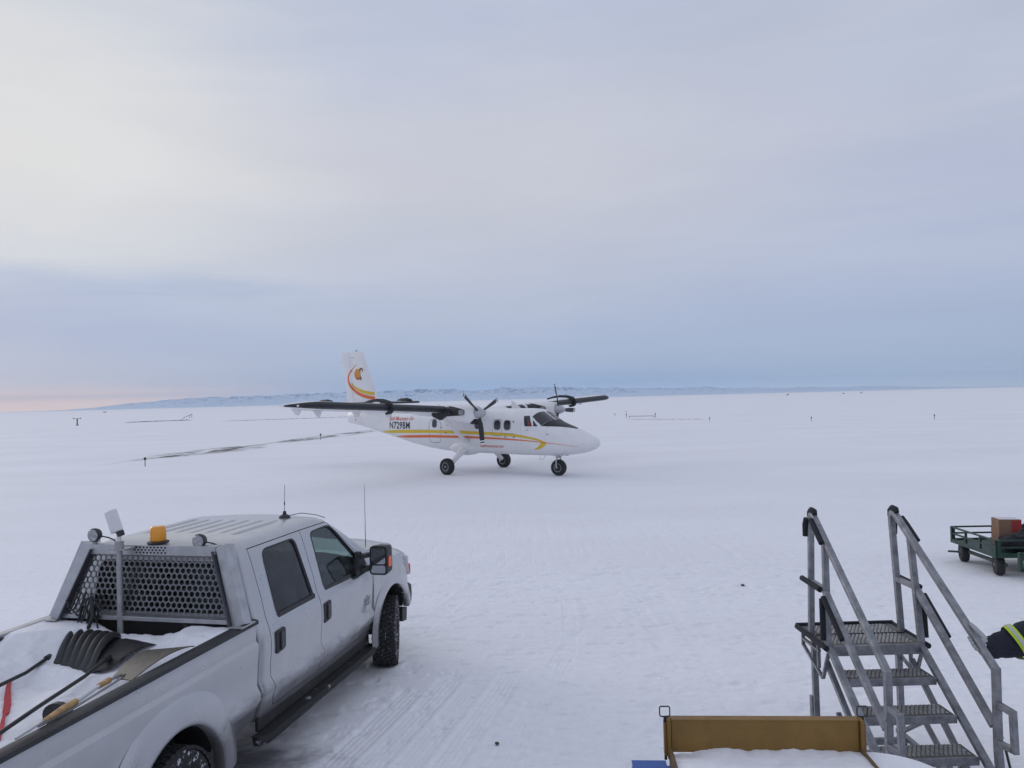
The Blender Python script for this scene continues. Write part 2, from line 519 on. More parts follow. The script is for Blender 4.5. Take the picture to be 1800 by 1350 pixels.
def mkobj(name, me, mat, parent=None, smooth=35, bevel=0.0):
    for mm in (mat if isinstance(mat, (list, tuple)) else [mat]):
        me.materials.append(mm)
    if smooth:
        me.polygons.foreach_set('use_smooth', [True] * len(me.polygons))
        me.set_sharp_from_angle(angle=R(smooth))
    o = bpy.data.objects.new(name, me)
    sc.collection.objects.link(o)
    if parent is not None:
        o.parent = parent
    if bevel > 0:
        bv = o.modifiers.new('bevel', 'BEVEL')
        bv.width = bevel
        bv.segments = 2
        bv.limit_method = 'ANGLE'
        bv.angle_limit = R(40)
        bv.harden_normals = False
    return o

def thing(name, label, cat, loc=(0, 0, 0), rz=0.0, group=None):
    o = bpy.data.objects.new(name, None)
    o.empty_display_size = 0.3
    sc.collection.objects.link(o)
    o.location = loc
    o.rotation_euler = (0, 0, rz)
    o['label'] = label
    o['category'] = cat
    if group:
        o['group'] = group
    return o
def tag(o, label, cat, group=None):
    o['label'] = label
    o['category'] = cat
    if group:
        o['group'] = group
    return o
def copy_tree(o, parent=None):
    c = o.copy()
    sc.collection.objects.link(c)
    c.parent = parent
    for ch in list(o.children):
        copy_tree(ch, c)
    return c

def rpoly(pts, rad=0.04, seg=4):
    """round the corners of a 2D polygon"""
    out = []
    n = len(pts)
    rads = rad if isinstance(rad, (list, tuple)) else [rad] * n
    for i in range(n):
        p0, p1, p2 = Vector(pts[i - 1]), Vector(pts[i]), Vector(pts[(i + 1) % n])
        a, b = (p0 - p1), (p2 - p1)
        r_ = min(rads[i], a.length * 0.45, b.length * 0.45)
        a.normalize()
        b.normalize()
        A, B = p1 + a * r_, p1 + b * r_
        for k in range(seg + 1):
            t = k / seg
            q = A * (1 - t) ** 2 + p1 * 2 * t * (1 - t) + B * t * t
            out.append((q.x, q.y))
    return out

def interp(tab, x):
    """tab: sorted list of rows (x, a, b, ...)"""
    if x <= tab[0][0]:
        return tab[0][1:]
    for r0_, r1_ in zip(tab, tab[1:]):
        if x <= r1_[0]:
            t = (x - r0_[0]) / (r1_[0] - r0_[0])
            return tuple(a + (b - a) * t for a, b in zip(r0_[1:], r1_[1:]))
    return tab[-1][1:]

def boolean(me, cutters):
    """subtract each cutter mesh from mesh me, return a new mesh"""
    o = bpy.data.objects.new('tmp_a', me)
    sc.collection.objects.link(o)
    for cme in cutters:
        c = bpy.data.objects.new('tmp_c', cme)
        sc.collection.objects.link(c)
        md = o.modifiers.new('b', 'BOOLEAN')
        md.operation = 'DIFFERENCE'
        md.solver = 'EXACT'
        md.object = c
        dg = bpy.context.evaluated_depsgraph_get()
        dg.update()
        new = bpy.data.meshes.new_from_object(o.evaluated_get(dg))
        o.modifiers.clear()
        o.data = new
        bpy.data.objects.remove(c)
    res = o.data
    bpy.data.objects.remove(o)
    return res

def bvh_of(me):
    return BVHTree.FromPolygons([v.co.copy() for v in me.vertices], [tuple(p.vertices) for p in me.polygons])

def snap_grid(name, bvh, grid, mat, parent, off=0.006, direc=None, smooth=60):
    """grid: rows of 3D points, each dropped onto the surface (nearest, or cast along direc) and lifted by off"""
    nr, nc = len(grid), len(grid[0])
    vs = []
    for row in grid:
        for p in row:
            p = Vector(p)
            hit = None
            if direc is not None:
                h, nn, _, _ = bvh.ray_cast(p, Vector(direc))
                if h is not None:
                    hit = h - Vector(direc).normalized() * off
            if hit is None:
                h, nn, _, _ = bvh.find_nearest(p)
                hit = h + nn * off
            vs.append(hit)
    fs = [(i * nc + j, i * nc + j + 1, (i + 1) * nc + j + 1, (i + 1) * nc + j) for i in range(nr - 1) for j in range(nc - 1)]
    mb = MB().add(vs, fs)
    return mb.build(name, mat, parent, smooth)

def patch(c4, nu, nv):
    """bilinear grid between four corners (a,b,c,d in order)"""
    a, b, c, d_ = [Vector(p) for p in c4]
    return [[(a * (1 - i / nu) + b * (i / nu)) * (1 - j / nv) + (d_ * (1 - i / nu) + c * (i / nu)) * (j / nv) for i in range(nu + 1)] for j in range(nv + 1)]

def text_mesh(s, size, bold=0.0, shear=0.0, space=1.0, xscale=1.0):
    cu = bpy.data.curves.new('txt', 'FONT')
    cu.body = s
    cu.size = size
    cu.offset = bold
    cu.shear = shear
    cu.space_character = space
    cu.resolution_u = 3
    o = bpy.data.objects.new('txt', cu)
    sc.collection.objects.link(o)
    dg = bpy.context.evaluated_depsgraph_get()
    dg.update()
    me = bpy.data.meshes.new_from_object(o.evaluated_get(dg))
    bpy.data.objects.remove(o)
    bm = bmesh.new()
    bm.from_mesh(me)
    bmesh.ops.triangulate(bm, faces=bm.faces)
    vs = [(v.co.x * xscale, v.co.y) for v in bm.verts]
    fs = [tuple(v.index for v in f.verts) for f in bm.faces]
    bm.free()
    return vs, fs

def value_noise(x, y, seed=0):
    xi, yi = np.floor(x), np.floor(y)
    xf, yf = x - xi, y - yi
    def h(a, b):
        v = np.sin(a * 127.1 + b * 311.7 + seed * 74.7) * 43758.5453
        return v - np.floor(v)
    u, v = xf * xf * (3 - 2 * xf), yf * yf * (3 - 2 * yf)
    return (h(xi, yi) * (1 - u) * (1 - v) + h(xi + 1, yi) * u * (1 - v) + h(xi, yi + 1) * (1 - u) * v + h(xi + 1, yi + 1) * u * v)
def fbm(x, y, oct_=4, seed=0, gain=0.5):
    s, a, t = 0, 1.0, 0
    for k in range(oct_):
        s = s + a * (value_noise(x * 2 ** k, y * 2 ** k, seed + k) - 0.5)
        t += a
        a *= gain
    return s / t

# ------------------------------------------------------------------ truck / plane frames used by the ground tracks
TR = (-2.478, 9.369, 1.356)
PL = (1.819, 31.2, -0.695)
ST = (2.99, 7.03, -1.56)

# ------------------------------------------------------------------ SETTING: snow ground
def seg_dist(X, Y, ax, ay, bx, by):
    dx, dy = bx - ax, by - ay
    L2 = dx * dx + dy * dy
    t = ((X - ax) * dx + (Y - ay) * dy) / L2
    tc_ = np.clip(t, 0, 1)
    # signed lateral distance and clipped param
    lat = ((X - ax) * dy - (Y - ay) * dx) / math.sqrt(L2)
    return lat, t, t * math.sqrt(L2)

def make_ground():
    def axis(lo, hi, step, far):
        core = list(np.arange(lo, hi, step))
        s, x = step, hi
        outp = []
        while x < far:
            outp.append(x)
            s *= 1.13
            x += s
        outp.append(far)
        s, x = step, lo
        neg = []
        while x > -far:
            s *= 1.13
            x -= s
            neg.append(x)
        neg[-1] = -far
        return np.array(sorted(neg) + core + outp)
    xs = axis(-5.0, 6.2, 0.030, 10400)
    xs = np.array(sorted(list(xs[(xs < -3.1) | (xs > 1.0)]) + list(np.arange(-3.1, 1.0, 0.011))))
    ys = axis(3.6, 14.0, 0.03, 10400)
    X, Y = np.meshgrid(xs, ys)
    dist = np.hypot(X, Y)
    nearf = np.clip(1 - (dist - 15) / 60, 0, 1)
    Z = 0.05 * fbm(X * 0.12, Y * 0.12, 3, 1) * np.clip(1 - (dist - 60) / 200, 0, 1)
    core = np.clip(1 - (dist - 14) / 12, 0, 1)
    Z += 0.040 * fbm(X * 0.8, Y * 0.8, 4, 11, 0.6) * core
    Z += 0.020 * np.abs(fbm(X * 3.0 + fbm(X, Y, 2, 5) * 3, Y * 3.0, 4, 21, 0.6)) * core
    dn = fbm(X * 4.0 + 7, Y * 6.0, 4, 41, 0.6)
    Z -= 0.018 * np.clip(dn - 0.10, 0, 0.14) / 0.14 * core
    # tyre tracks: (ax, ay, bx, by, half width, tread ribs, depth, phase)
    def track(ax, ay, bx, by, hw=0.13, depth=0.028, ribs=5, seed=0, bend=0.0):
        nonlocal Z
        lat, t, s = seg_dist(X, Y, ax, ay, bx, by)
        lat = lat + bend * (t - 0.5) ** 2 + 0.03 * fbm(s * 0.5, s * 0, 2, seed)
        endf = np.clip(t / 0.05, 0, 1) * np.clip((1 - t) / 0.05, 0, 1) * ((t > 0) & (t < 1))
        prof = np.clip(1.15 - np.abs(lat) / hw, 0, 0.35) / 0.35
        strength = np.clip(0.75 + 1.2 * fbm(s * 0.9, lat * 4, 3, seed + 3), 0.1, 1.2)
        rib = 0.5 + 0.5 * np.cos(lat / hw * PI * ribs)
        lug = 0.5 + 0.5 * np.sin(s * 2 * PI / 0.045 + np.sign(np.sin(lat / hw * PI * 2)) * 1.5)
        berm = np.exp(-((np.abs(lat) - hw * 1.25) / (hw * 0.22)) ** 2)
        strength = strength * np.clip(1.0 + 2.2 * fbm(s * 0.35 + seed, lat * 0 + seed, 2, seed + 9), 0.5, 1.3)
        Z += endf * strength * (-depth * 0.55 * prof - depth * 0.55 * prof * rib - 0.18 * depth * prof * lug + 0.35 * depth * berm)
    c, s_ = math.cos(TR[2]), math.sin(TR[2])
    def tw(x, y):
        return TR[0] + x * c - y * s_, TR[1] + x * s_ + y * c
    for y_, x0, x1, sd, hw, dp in ((-1.38, -7.5, -0.5, 1, 0.14, 0.016), (-1.70, -7.5, 0.1, 2, 0.14, 0.016), (-2.02, -7, -0.4, 9, 0.13, 0.012), (-2.36, -7, 0.4, 3, 0.14, 0.012),
                               (-0.98, -0.5, 7.0, 4, 0.13, 0.005), (0.8, 0.5, 7, 5, 0.13, 0.005), (-2.85, -7, 1.0, 6, 0.13, 0.008)):
        ax, ay = tw(x0, y_ + 0.25)
        bx, by = tw(x1, y_ - 0.12)
        track(ax, ay, bx, by, seed=sd, hw=hw, depth=dp)
    for k, (ax, ay, bx, by) in enumerate([(1.5, 3.5, 2.0, 14), (1.95, 3.5, 2.45, 14), (0.6, 3.6, 1.6, 12), (4.0, 5.5, 6.3, 13.5), (4.5, 5.0, 6.8, 13.0), (3.4, 8.5, 9.0, 9.6),
                                          (3.4, 9.3, 9.2, 10.6), (5.6, 10.3, 9.5, 12.0), (-1.0, 12.8, 6.0, 13.9), (0.0, 5.5, 1.0, 12)]):
        track(ax, ay, bx, by, hw=0.10, depth=0.005, seed=20 + k, bend=0.8)
    # snow squeezed up around the truck tyres
    for wx_, wy_, st_ in ((0.14, -0.87, R(17)), (0.14, 0.87, R(17)), (-3.95, -0.86, 0), (-3.95, 0.86, 0)):
        cx_, cy_ = tw(wx_, wy_)
        a_ = TR[2] + st_
        lx = (X - cx_) * math.cos(a_) + (Y - cy_) * math.sin(a_)
        ly = -(X - cx_) * math.sin(a_) + (Y - cy_) * math.cos(a_)
        d_ = np.sqrt((lx / 1.25) ** 2 + ly ** 2)
        Z += 0.022 * np.exp(-((d_ - 0.19) / 0.05) ** 2) * (0.7 + 1.5 * fbm(X * 9, Y * 9, 2, 3)) * core
    # snow pressed flat under tyres
    nv = X.size
    me = bpy.data.meshes.new('snow_field')
    me.vertices.add(nv)
    co = np.stack([X.ravel(), Y.ravel(), Z.ravel()], 1).astype(np.float32)
    me.vertices.foreach_set('co', co.ravel())
    ny, nx = X.shape
    idx = np.arange(nv).reshape(ny, nx)
    q = np.stack([idx[:-1, :-1], idx[:-1, 1:], idx[1:, 1:], idx[1:, :-1]], -1).reshape(-1, 4)
    me.loops.add(q.size)
    me.loops.foreach_set('vertex_index', q.ravel().astype(np.int32))
    me.polygons.add(len(q))
    me.polygons.foreach_set('loop_start', np.arange(0, q.size, 4, dtype=np.int32))
    me.polygons.foreach_set('use_smooth', np.ones(len(q), dtype=bool))
    me.update()
    me.validate()
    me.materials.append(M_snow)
    o = bpy.data.objects.new('snow_ground', me)
    sc.collection.objects.link(o)
    o['kind'] = 'structure'
make_ground()

# ------------------------------------------------------------------ SETTING: mountains
def make_mountains():
    mt = bpy.data.materials.new('snowy_mountain')
    mt.use_nodes = True
    N = NT(mt.node_tree)
    out = N.n('ShaderNodeOutputMaterial')
    b = N.n('ShaderNodeBsdfPrincipled')
    tc = N.n('ShaderNodeTexCoord').outputs['Object']
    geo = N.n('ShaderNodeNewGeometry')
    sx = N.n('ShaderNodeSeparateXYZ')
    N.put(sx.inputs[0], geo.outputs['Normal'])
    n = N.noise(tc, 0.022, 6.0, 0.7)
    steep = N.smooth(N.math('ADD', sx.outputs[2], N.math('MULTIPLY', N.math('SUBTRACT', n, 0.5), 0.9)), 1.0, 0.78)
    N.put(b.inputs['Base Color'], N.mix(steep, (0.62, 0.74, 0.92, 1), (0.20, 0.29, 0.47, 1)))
    b.inputs['Roughness'].default_value = 0.9
    N.put(out.inputs['Surface'], b.outputs[0])
    # skyline height in pixels of the photograph as a function of azimuth (degrees)
    env = [(-33, 0), (-30.5, 1), (-28.5, 4), (-26.5, 9), (-24, 14), (-21, 17), (-17, 18), (-12, 20), (-8, 21), (-3, 21), (2, 22), (5, 20), (8, 16), (12, 13), (14, 14), (17, 12), (21, 9), (24, 7), (26, 7), (28, 4), (31, 2), (34, 1)]
    D0, D1 = 7600.0, 9800.0
    na, nr = 900, 44
    az = np.radians(np.linspace(-35, 35, na))
    rad = np.linspace(D0, D1, nr)
    A, RR = np.meshgrid(az, rad)
    X, Y = RR * np.sin(A), RR * np.cos(A)
    e = np.interp(np.degrees(A), [a for a, _ in env], [h for _, h in env]) / FPX * 7900
    t = (RR - D0) / (D1 - D0)
    rise = np.clip(t / 0.62, 0, 1) ** 1.2 * np.clip((1 - t) / 0.25, 0, 1)
    def ridge(k, seed):
        return 1 - np.abs(2 * fbm(X / k, Y / k, 5, seed, 0.55)) * 2.4
    rg = 0.55 * ridge(700, 3) + 0.45 * ridge(260, 8)
    Z = e * rise * np.clip(0.66 + 0.56 * rg, 0.22, 1.35) - 1.0
    nv = X.size
    idx = np.arange(nv).reshape(nr, na)
    q = np.stack([idx[:-1, :-1], idx[:-1, 1:], idx[1:, 1:], idx[1:, :-1]], -1).reshape(-1, 4)
    me = bpy.data.meshes.new('mountains')
    me.from_pydata(np.stack([X.ravel(), Y.ravel(), Z.ravel()], 1).tolist(), [], q.tolist())
    me.update()
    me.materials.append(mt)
    o = bpy.data.objects.new('mountains', me)
    sc.collection.objects.link(o)
    o['kind'] = 'structure'
make_mountains()

# ------------------------------------------------------------------ AIRCRAFT
def make_aircraft():
    P = thing('propeller_aircraft', 'white twin-engine high-wing propeller aircraft with yellow and orange stripes standing on the snow field', 'aircraft', (PL[0], PL[1], 0.0), PL[2])
    # (x, halfwidth, zbottom, ztop, n)
    tab = [(-13.50, 0.05, 2.16, 2.66, 2.2), (-13.30, 0.12, 2.12, 2.70, 2.3), (-12.3, 0.30, 1.98, 2.76, 2.5), (-11.0, 0.49, 1.73, 2.80, 2.8), (-9.4, 0.66, 1.42, 2.80, 3.0),
           (-8.1, 0.78, 1.16, 2.79, 3.3), (-7.0, 0.84, 1.00, 2.78, 3.6), (-6.0, 0.87, 0.90, 2.77, 3.8), (-5.0, 0.88, 0.84, 2.77, 3.8), (-2.5, 0.88, 0.82, 2.76, 3.8),
           (-1.4, 0.88, 0.81, 2.75, 3.6), (-0.95, 0.88, 0.81, 2.72, 3.3), (-0.62, 0.87, 0.81, 2.60, 3.1), (-0.30, 0.86, 0.81, 2.40, 2.9), (0.0, 0.83, 0.82, 2.23, 2.8),
           (0.25, 0.79, 0.83, 2.14, 2.6), (0.6, 0.72, 0.855, 2.03, 2.4), (0.88, 0.66, 0.88, 1.94, 2.3), (1.2, 0.56, 0.93, 1.83, 2.2), (1.53, 0.43, 1.00, 1.70, 2.1),
           (1.8, 0.28, 1.10, 1.585, 2.0), (1.95, 0.15, 1.21, 1.49, 2.0), (2.02, 0.04, 1.33, 1.41, 2.0)]
    def ring(x, N=56):
        hw, zb, zt, n = interp(tab, x)
        zc = zb + (zt - zb) * 0.47
        out = []
        for k in range(N):
            a = 2 * PI * k / N
            c, s = math.cos(a), math.sin(a)
            e = 2.0 / n
            y = hw * math.copysign(abs(c) ** e, c)
            h = (zt - zc) if s > 0 else (zc - zb)
            z = zc + h * math.copysign(abs(s) ** e, s)
            if s > 0:   # tumble-home towards the roof
                y *= 1 - 0.07 * (abs(s) ** e) ** 2
            out.append((x, y, z))
        return out
    xs = sorted(set([r_[0] for r_ in tab] + list(np.arange(-13.0, -1.5, 0.5)) + list(np.arange(-1.4, 2.0, 0.1))))
    fb = MB().loft([ring(x) for x in xs])
    fus = fb.build('fuselage', M_white, P, 50)
    bvh = bvh_of(fus.data)
    side = (0, 1, 0)
    # ---- livery
    def stripe(name, rows, mat, lift=0.005, n=60):
        x0, x1 = rows[0][0], rows[-1][0]
        for sgn in (-1, 1):
            g = []
            for k in range(n + 1):
                x = x0 + (x1 - x0) * k / n
                zt, zb = interp(rows, x)
                g.append([(x, sgn * 2.0, zb + (zt - zb) * j / 3) for j in range(4)])
            snap_grid(name, bvh, g, mat, fus, lift, (0, -sgn, 0))
    stripe('yellow_stripe', [(-10.45, 1.70, 1.69), (-9.6, 1.80, 1.665), (-8.4, 1.84, 1.68), (-6.65, 1.85, 1.71), (-4.5, 1.825, 1.69), (-2.28, 1.76, 1.635), (-1.4, 1.69, 1.585), (-0.9, 1.62, 1.53), (-0.45, 1.545, 1.46), (-0.15, 1.455, 1.40), (0.0, 1.38, 1.35)], M_yellow)
    stripe('yellow_hook', [(-0.66, 1.085, 1.07), (-0.45, 1.17, 1.09), (-0.28, 1.30, 1.13), (-0.20, 1.42, 1.17), (-0.08, 1.42, 1.24), (0.03, 1.38, 1.33)], M_yellow, 0.0075, 24)
    stripe('orange_stripe', [(-9.30, 1.50, 1.49), (-8.3, 1.58, 1.46), (-6.65, 1.62, 1.50), (-4.5, 1.605, 1.51), (-2.28, 1.54, 1.472), (-1.0, 1.47, 1.43), (0.0, 1.39, 1.365), (0.7, 1.31, 1.295), (1.35, 1.222, 1.214)], M_orange, 0.010)
    def letters(name, s, x0, x1, z0, zh, mat, bold=0.0, shear=0.0, space=1.0):
        vs, fs = text_mesh(s, 1.0, bold, shear, space)
        mx = max(v[0] for v in vs)
        mn = min(v[0] for v in vs)
        caph = 0.70
        for sgn in (-1, 1):
            out = []
            for vx, vy in vs:
                t = (vx - mn) / (mx - mn)
                x = x0 + (x1 - x0) * t if sgn < 0 else x1 + (x0 - x1) * t
                h, _, _, _ = bvh.ray_cast(Vector((x, sgn * 3, z0 + vy / caph * zh)), Vector((0, -sgn, 0)))
                y = h.y if h is not None else sgn * 0.8
                out.append((x, y + sgn * 0.008, z0 + vy / caph * zh))
            MB().add(out, fs).build(name, mat, fus, 0, fix=False)
    letters('registration_lettering', 'N729BM', -9.55, -7.98, 1.89, 0.32, M_blacktxt, bold=0.022, space=1.08)
    letters('airline_lettering', 'Bald Mountain Air', -9.58, -7.70, 2.275, 0.19, M_redtxt, shear=0.4, bold=0.004)
    letters('web_address_lettering', 'baldmountainair.com', -3.50, -2.19, 1.13, 0.13, M_redtxt, bold=0.004)
    # ---- doors and windows
    def outline(name, x0, x1, z0, z1, rad, w=0.022):
        pts = rpoly([(x0, z0), (x1, z0), (x1, z1), (x0, z1)], rad, 6)
        pts.append(pts[0])
        cx, cz = (x0 + x1) / 2, (z0 + z1) / 2
        for sgn in (-1, 1):
            g = []
            for (px, pz) in pts:
                dx, dz = px - cx, pz - cz
                L = math.hypot(dx, dz)
                g.append([(px, sgn * 2, pz), (px - dx / L * w, sgn * 2, pz - dz / L * w)])
            snap_grid(name, bvh, g, M_seam, fus, 0.009, (0, -sgn, 0))
    outline('door_seal', -6.63, -5.86, 1.27, 2.36, [0.22, 0.22, 0.32, 0.32])
    outline('hatch_seal', -2.76, -2.24, 1.61, 2.31, 0.12, 0.02)
    def window(cx, cz, w, h, name='cabin_window'):
        for sgn in (-1, 1):
            ring_ = rpoly([(cx - w / 2, cz - h / 2), (cx + w / 2, cz - h / 2), (cx + w / 2, cz + h / 2), (cx - w / 2, cz + h / 2)], min(w, h) * 0.42, 6)
            g = [[(cx + (px - cx) * s, sgn * 2, cz + (pz - cz) * s) for px, pz in ring_ + ring_[:1]] for s in (0.001, 0.5, 1.0)]
            gl = snap_grid(name, bvh, g, M_pglass, fus, 0.011, (0, -sgn, 0))
            g = [[(cx + (px - cx) * s, sgn * 2, cz + (pz - cz) * s) for px, pz in ring_ + ring_[:1]] for s in (1.0, 1.13)]
            snap_grid('window_frame', bvh, g, M_seam, gl, 0.014, (0, -sgn, 0))
    window(-6.27, 2.14, 0.28, 0.34)
    window(-2.505, 2.08, 0.34, 0.38)
    window(-1.96, 2.075, 0.34, 0.38)
    window(-3.62, 2.10, 0.31, 0.36)
    # small access marks and hinges on the skin
    for (x, z, w, h) in ((-5.02, 1.93, 0.16, 0.022), (-5.55, 1.74, 0.03, 0.07), (-5.51, 1.71, 0.09, 0.02), (-2.09, 1.60, 0.03, 0.07), (-2.05, 1.575, 0.09, 0.02), (-1.62, 1.575, 0.09, 0.02), (-1.58, 1.60, 0.03, 0.07),
                         (-1.66, 2.23, 0.09, 0.02), (-1.62, 2.20, 0.03, 0.08), (-0.9, 1.88, 0.14, 0.014), (0.06, 1.70, 0.12, 0.02), (-1.84, 1.72, 0.5, 0.012), (-5.8, 1.95, 0.04, 0.05), (-5.45, 2.07, 0.07, 0.03), (-12.6, 2.30, 0.03, 0.12), (-12.75, 2.45, 0.03, 0.04)):
        for sgn in (-1, 1):
            h_, _, _, _ = bvh.ray_cast(Vector((x, sgn * 3, z)), Vector((0, -sgn, 0)))
            if h_ is not None:
                MB().box((x, h_.y, z), (w, 0.016, h)).build('access_mark', M_blacktxt, fus, 0)
    # vertical skin seams
    for xx, z0, z1 in ((-0.02, 1.45, 2.02), (-7.25, 1.15, 2.7), (-1.25, 0.95, 2.5)):
        for sgn in (-1, 1):
            g = [[(xx + dx, sgn * 2, z0 + (z1 - z0) * k / 8) for dx in (0, 0.012)] for k in range(9)]
            snap_grid('skin_seam', bvh, g, pmat('faint_seam', (0.5, 0.5, 0.52), 0.6), fus, 0.004, (0, -sgn, 0))
    # ---- windscreen, side cockpit windows, anti-glare panel
    for sgn in (-1, 1):
        s = sgn
        snap_grid('windscreen', bvh, patch([(-0.70, s * 0.84, 2.50), (-0.64, s * 0.06, 2.57), (-0.08, s * 0.05, 2.26), (-0.22, s * 0.86, 2.10)], 10, 10), M_pglass, fus, 0.010)
        snap_grid('cockpit_window', bvh, patch([(-1.13, s * 1.2, 2.45), (-0.86, s * 1.2, 2.455), (-0.66, s * 1.2, 2.03), (-1.03, s * 1.2, 2.03)], 6, 6), M_pglass, fus, 0.010, (0, -s, 0))
        snap_grid('quarter_window', bvh, patch([(-0.66, s * 1.2, 2.26), (-0.63, s * 1.2, 2.26), (-0.40, s * 1.2, 2.03), (-0.60, s * 1.2, 2.03)], 4, 4), M_pglass, fus, 0.010, (0, -s, 0))
        snap_grid('anti_glare_panel', bvh, patch([(-0.21, s * 0.88, 2.09), (-0.06, 0.0, 2.26), (1.02, 0.0, 2.0), (0.98, s * 0.10, 1.98)], 14, 14), M_blackp, fus, 0.008)
    # a pilot's red jacket shape glimpsed behind the side window is a part of the glazing tint
    snap_grid('cockpit_seat', bvh, patch([(-0.92, -1.2, 2.22), (-0.84, -1.2, 2.24), (-0.70, -1.2, 2.05), (-0.86, -1.2, 2.05)], 4, 4), pmat('red_seat_cloth', (0.22, 0.03, 0.03), 0.7), fus, 0.013, (0, 1, 0))
    # ---- wing
    def foil(t, n=14, x0=0.0, x1=1.0):
        """closed foil outline (chord fraction, thickness fraction), upper TE->LE->lower TE"""
        def yt(x):
            return 5 * t * (0.2969 * math.sqrt(x) - 0.126 * x - 0.3516 * x * x + 0.2843 * x ** 3 - 0.1036 * x ** 4)
        up_ = []
        for k in range(n + 1):
            x = x0 + (x1 - x0) * (1 - math.cos(PI * (1 - k / n))) / 2 if False else x0 + (x1 - x0) * (1 - math.sin(PI / 2 * k / n))
            up_.append((x, yt(x) * 1.1 + 0.01))
        lo = [(x, -yt(x) * 0.75 + 0.01) for x, _ in reversed(up_[:-1])]
        return up_ + lo
    LE, CH, Z0, DI = -3.38, 1.98, 2.61, 0.050
    def wring(y, f, le=0.0, te=0.0, ths=1.0, dz=0.0, grow=0.0):
        """wing section at span y"""
        z = Z0 + abs(y) * DI
        ch = CH - le - te
        return [(LE - le + grow - cx * (ch + grow), y, z + dz + (cz * CH * ths) + (grow * (1 if cz > 0 else -1) * 1.2)) for cx, cz in f]
    f = foil(0.165)
    # tip rounding rows: (|y|, le cut, te cut, thickness scale)
    tip = [(8.95, 0.0, 0.0, 1.0), (9.20, 0.05, 0.0, 0.90), (9.42, 0.18, 0.04, 0.74), (9.60, 0.42, 0.12, 0.54), (9.74, 0.78, 0.25, 0.32), (9.82, 1.10, 0.42, 0.10)]
    rows = [(-a, b, c, e) for a, b, c, e in reversed(tip)] + [(y, 0, 0, 1.0) for y in np.arange(-8.5, 8.6, 1.0)] + list(tip)
    wing = MB().loft([wring(y, f, le, te, th) for y, le, te, th in rows]).build('wing', M_white, P, 40)
    fb_ = foil(0.165, 8, 0.0, 0.105)
    for s in (-1, 1):
        sel = [r_ for r_ in rows if (r_[0] * s) >= 3.4]
        if s > 0:
            sel = [(2.45, 0, 0, 1.0)] + sel
        else:
            sel = sel + [(-2.45, 0, 0, 1.0)]
        MB().loft([wring(y, fb_, le, te, th, 0.0, 0.012) for y, le, te, th in sel], cap=True).build('deicing_boot', M_boot, wing, 40)
        # inboard boot between fuselage and nacelle
        MB().loft([wring(y, fb_, 0, 0, 1.0, 0.0, 0.012) for y in sorted((s * 0.95, s * 2.1))], cap=True).build('deicing_boot', M_boot, wing, 40)
        # stall fence: curved plate wrapped round the leading edge
        y = s * 5.95
        zc = Z0 + abs(y) * DI
        outer, inner = [], []
        prof = [(-1.62, 0.235, 0.0), (-1.2, 0.335, 0.05), (-0.8, 0.385, 0.09), (-0.4, 0.37, 0.12), (-0.1, 0.28, 0.15), (0.04, 0.13, 0.17), (0.07, 0.0, 0.17), (0.04, -0.11, 0.16), (-0.08, -0.20, 0.13), (-0.25, -0.235, 0.06)]
        ringp = []
        for (dx, dz, w) in prof:
            ringp.append((LE + dx + (0.09 if dx > -0.2 else 0), dz))
        inn = [(LE + dx - 0.02, dz - (0.07 + w * 0.5) * (1 if dz > 0 else -0.8)) for dx, dz, w in reversed(prof)]
        pl = ringp + inn
        MB().prism([(a, b + zc) for a, b in pl], y - 0.035, y + 0.035, 'Y').build('stall_fence', M_boot, wing, 40)
        # flap / aileron hinge brackets and static wicks
        for yy, dd in ((4.6, 0.32), (6.2, 0.34), (8.0, 0.36), (8.9, 0.30)):
            zz = Z0 + yy * DI
            xx = LE - CH * 0.80
            pr = [(xx + 0.35, zz - 0.06), (xx - 0.45, zz + 0.0), (xx - 0.40, zz - 0.10), (xx - 0.12, zz - dd), (xx - 0.02, zz - dd), (xx + 0.1, zz - 0.14)]
            MB().prism(pr, s * yy - 0.03, s * yy + 0.03, 'Y').build('hinge_bracket', M_white, wing, 30)
        fl = MB()
        for ya, yb in ((0.95, 2.2), (3.1, 6.1), (6.2, 8.9)):
            za, zb = Z0 + ya * DI, Z0 + yb * DI
            X0, X1 = LE - CH * 0.80, LE - CH * 1.06
            ra = [(X0, s * ya, za - 0.035), (X0, s * ya, za - 0.085), (X1, s * ya, za - 0.12), (X1, s * ya, za - 0.10)]
            rb = [(X0, s * yb, zb - 0.035), (X0, s * yb, zb - 0.085), (X1, s * yb, zb - 0.12), (X1, s * yb, zb - 0.10)]
            fl.loft([ra, rb])
        fl.build('flap', M_white, wing, 30)
        # wingtip light
        MB().lathe([(0.0, -0.06), (0.03, -0.05), (0.045, 0), (0.03, 0.05), (0, 0.06)], (LE - 0.55, s * 9.64, Z0 + 9.62 * DI + 0.01), 'X', 10).build('navigation_light', M_lens, wing, 60)
        # bracing strut, faired
        a = Vector((-3.76, s * 3.02, Z0 + 3.0 * DI - 0.13))
        b_ = Vector((-4.30, s * 0.93, 1.38))
        ax_ = (b_ - a).normalized()
        rg = []
        for p, sc_ in ((a, 0.8), (a.lerp(b_, 0.15), 1), (a.lerp(b_, 0.85), 1), (b_ + ax_ * 0.1, 1.25)):
            rg.append([p + Vector((math.cos(t) * 0.15 * sc_, 0, 0)) + ax_.cross(Vector((1, 0, 0))) * math.sin(t) * 0.042 * sc_ for t in [2 * PI * k / 14 for k in range(14)]])
        MB().loft(rg).build('wing_strut', M_white, P, 50)
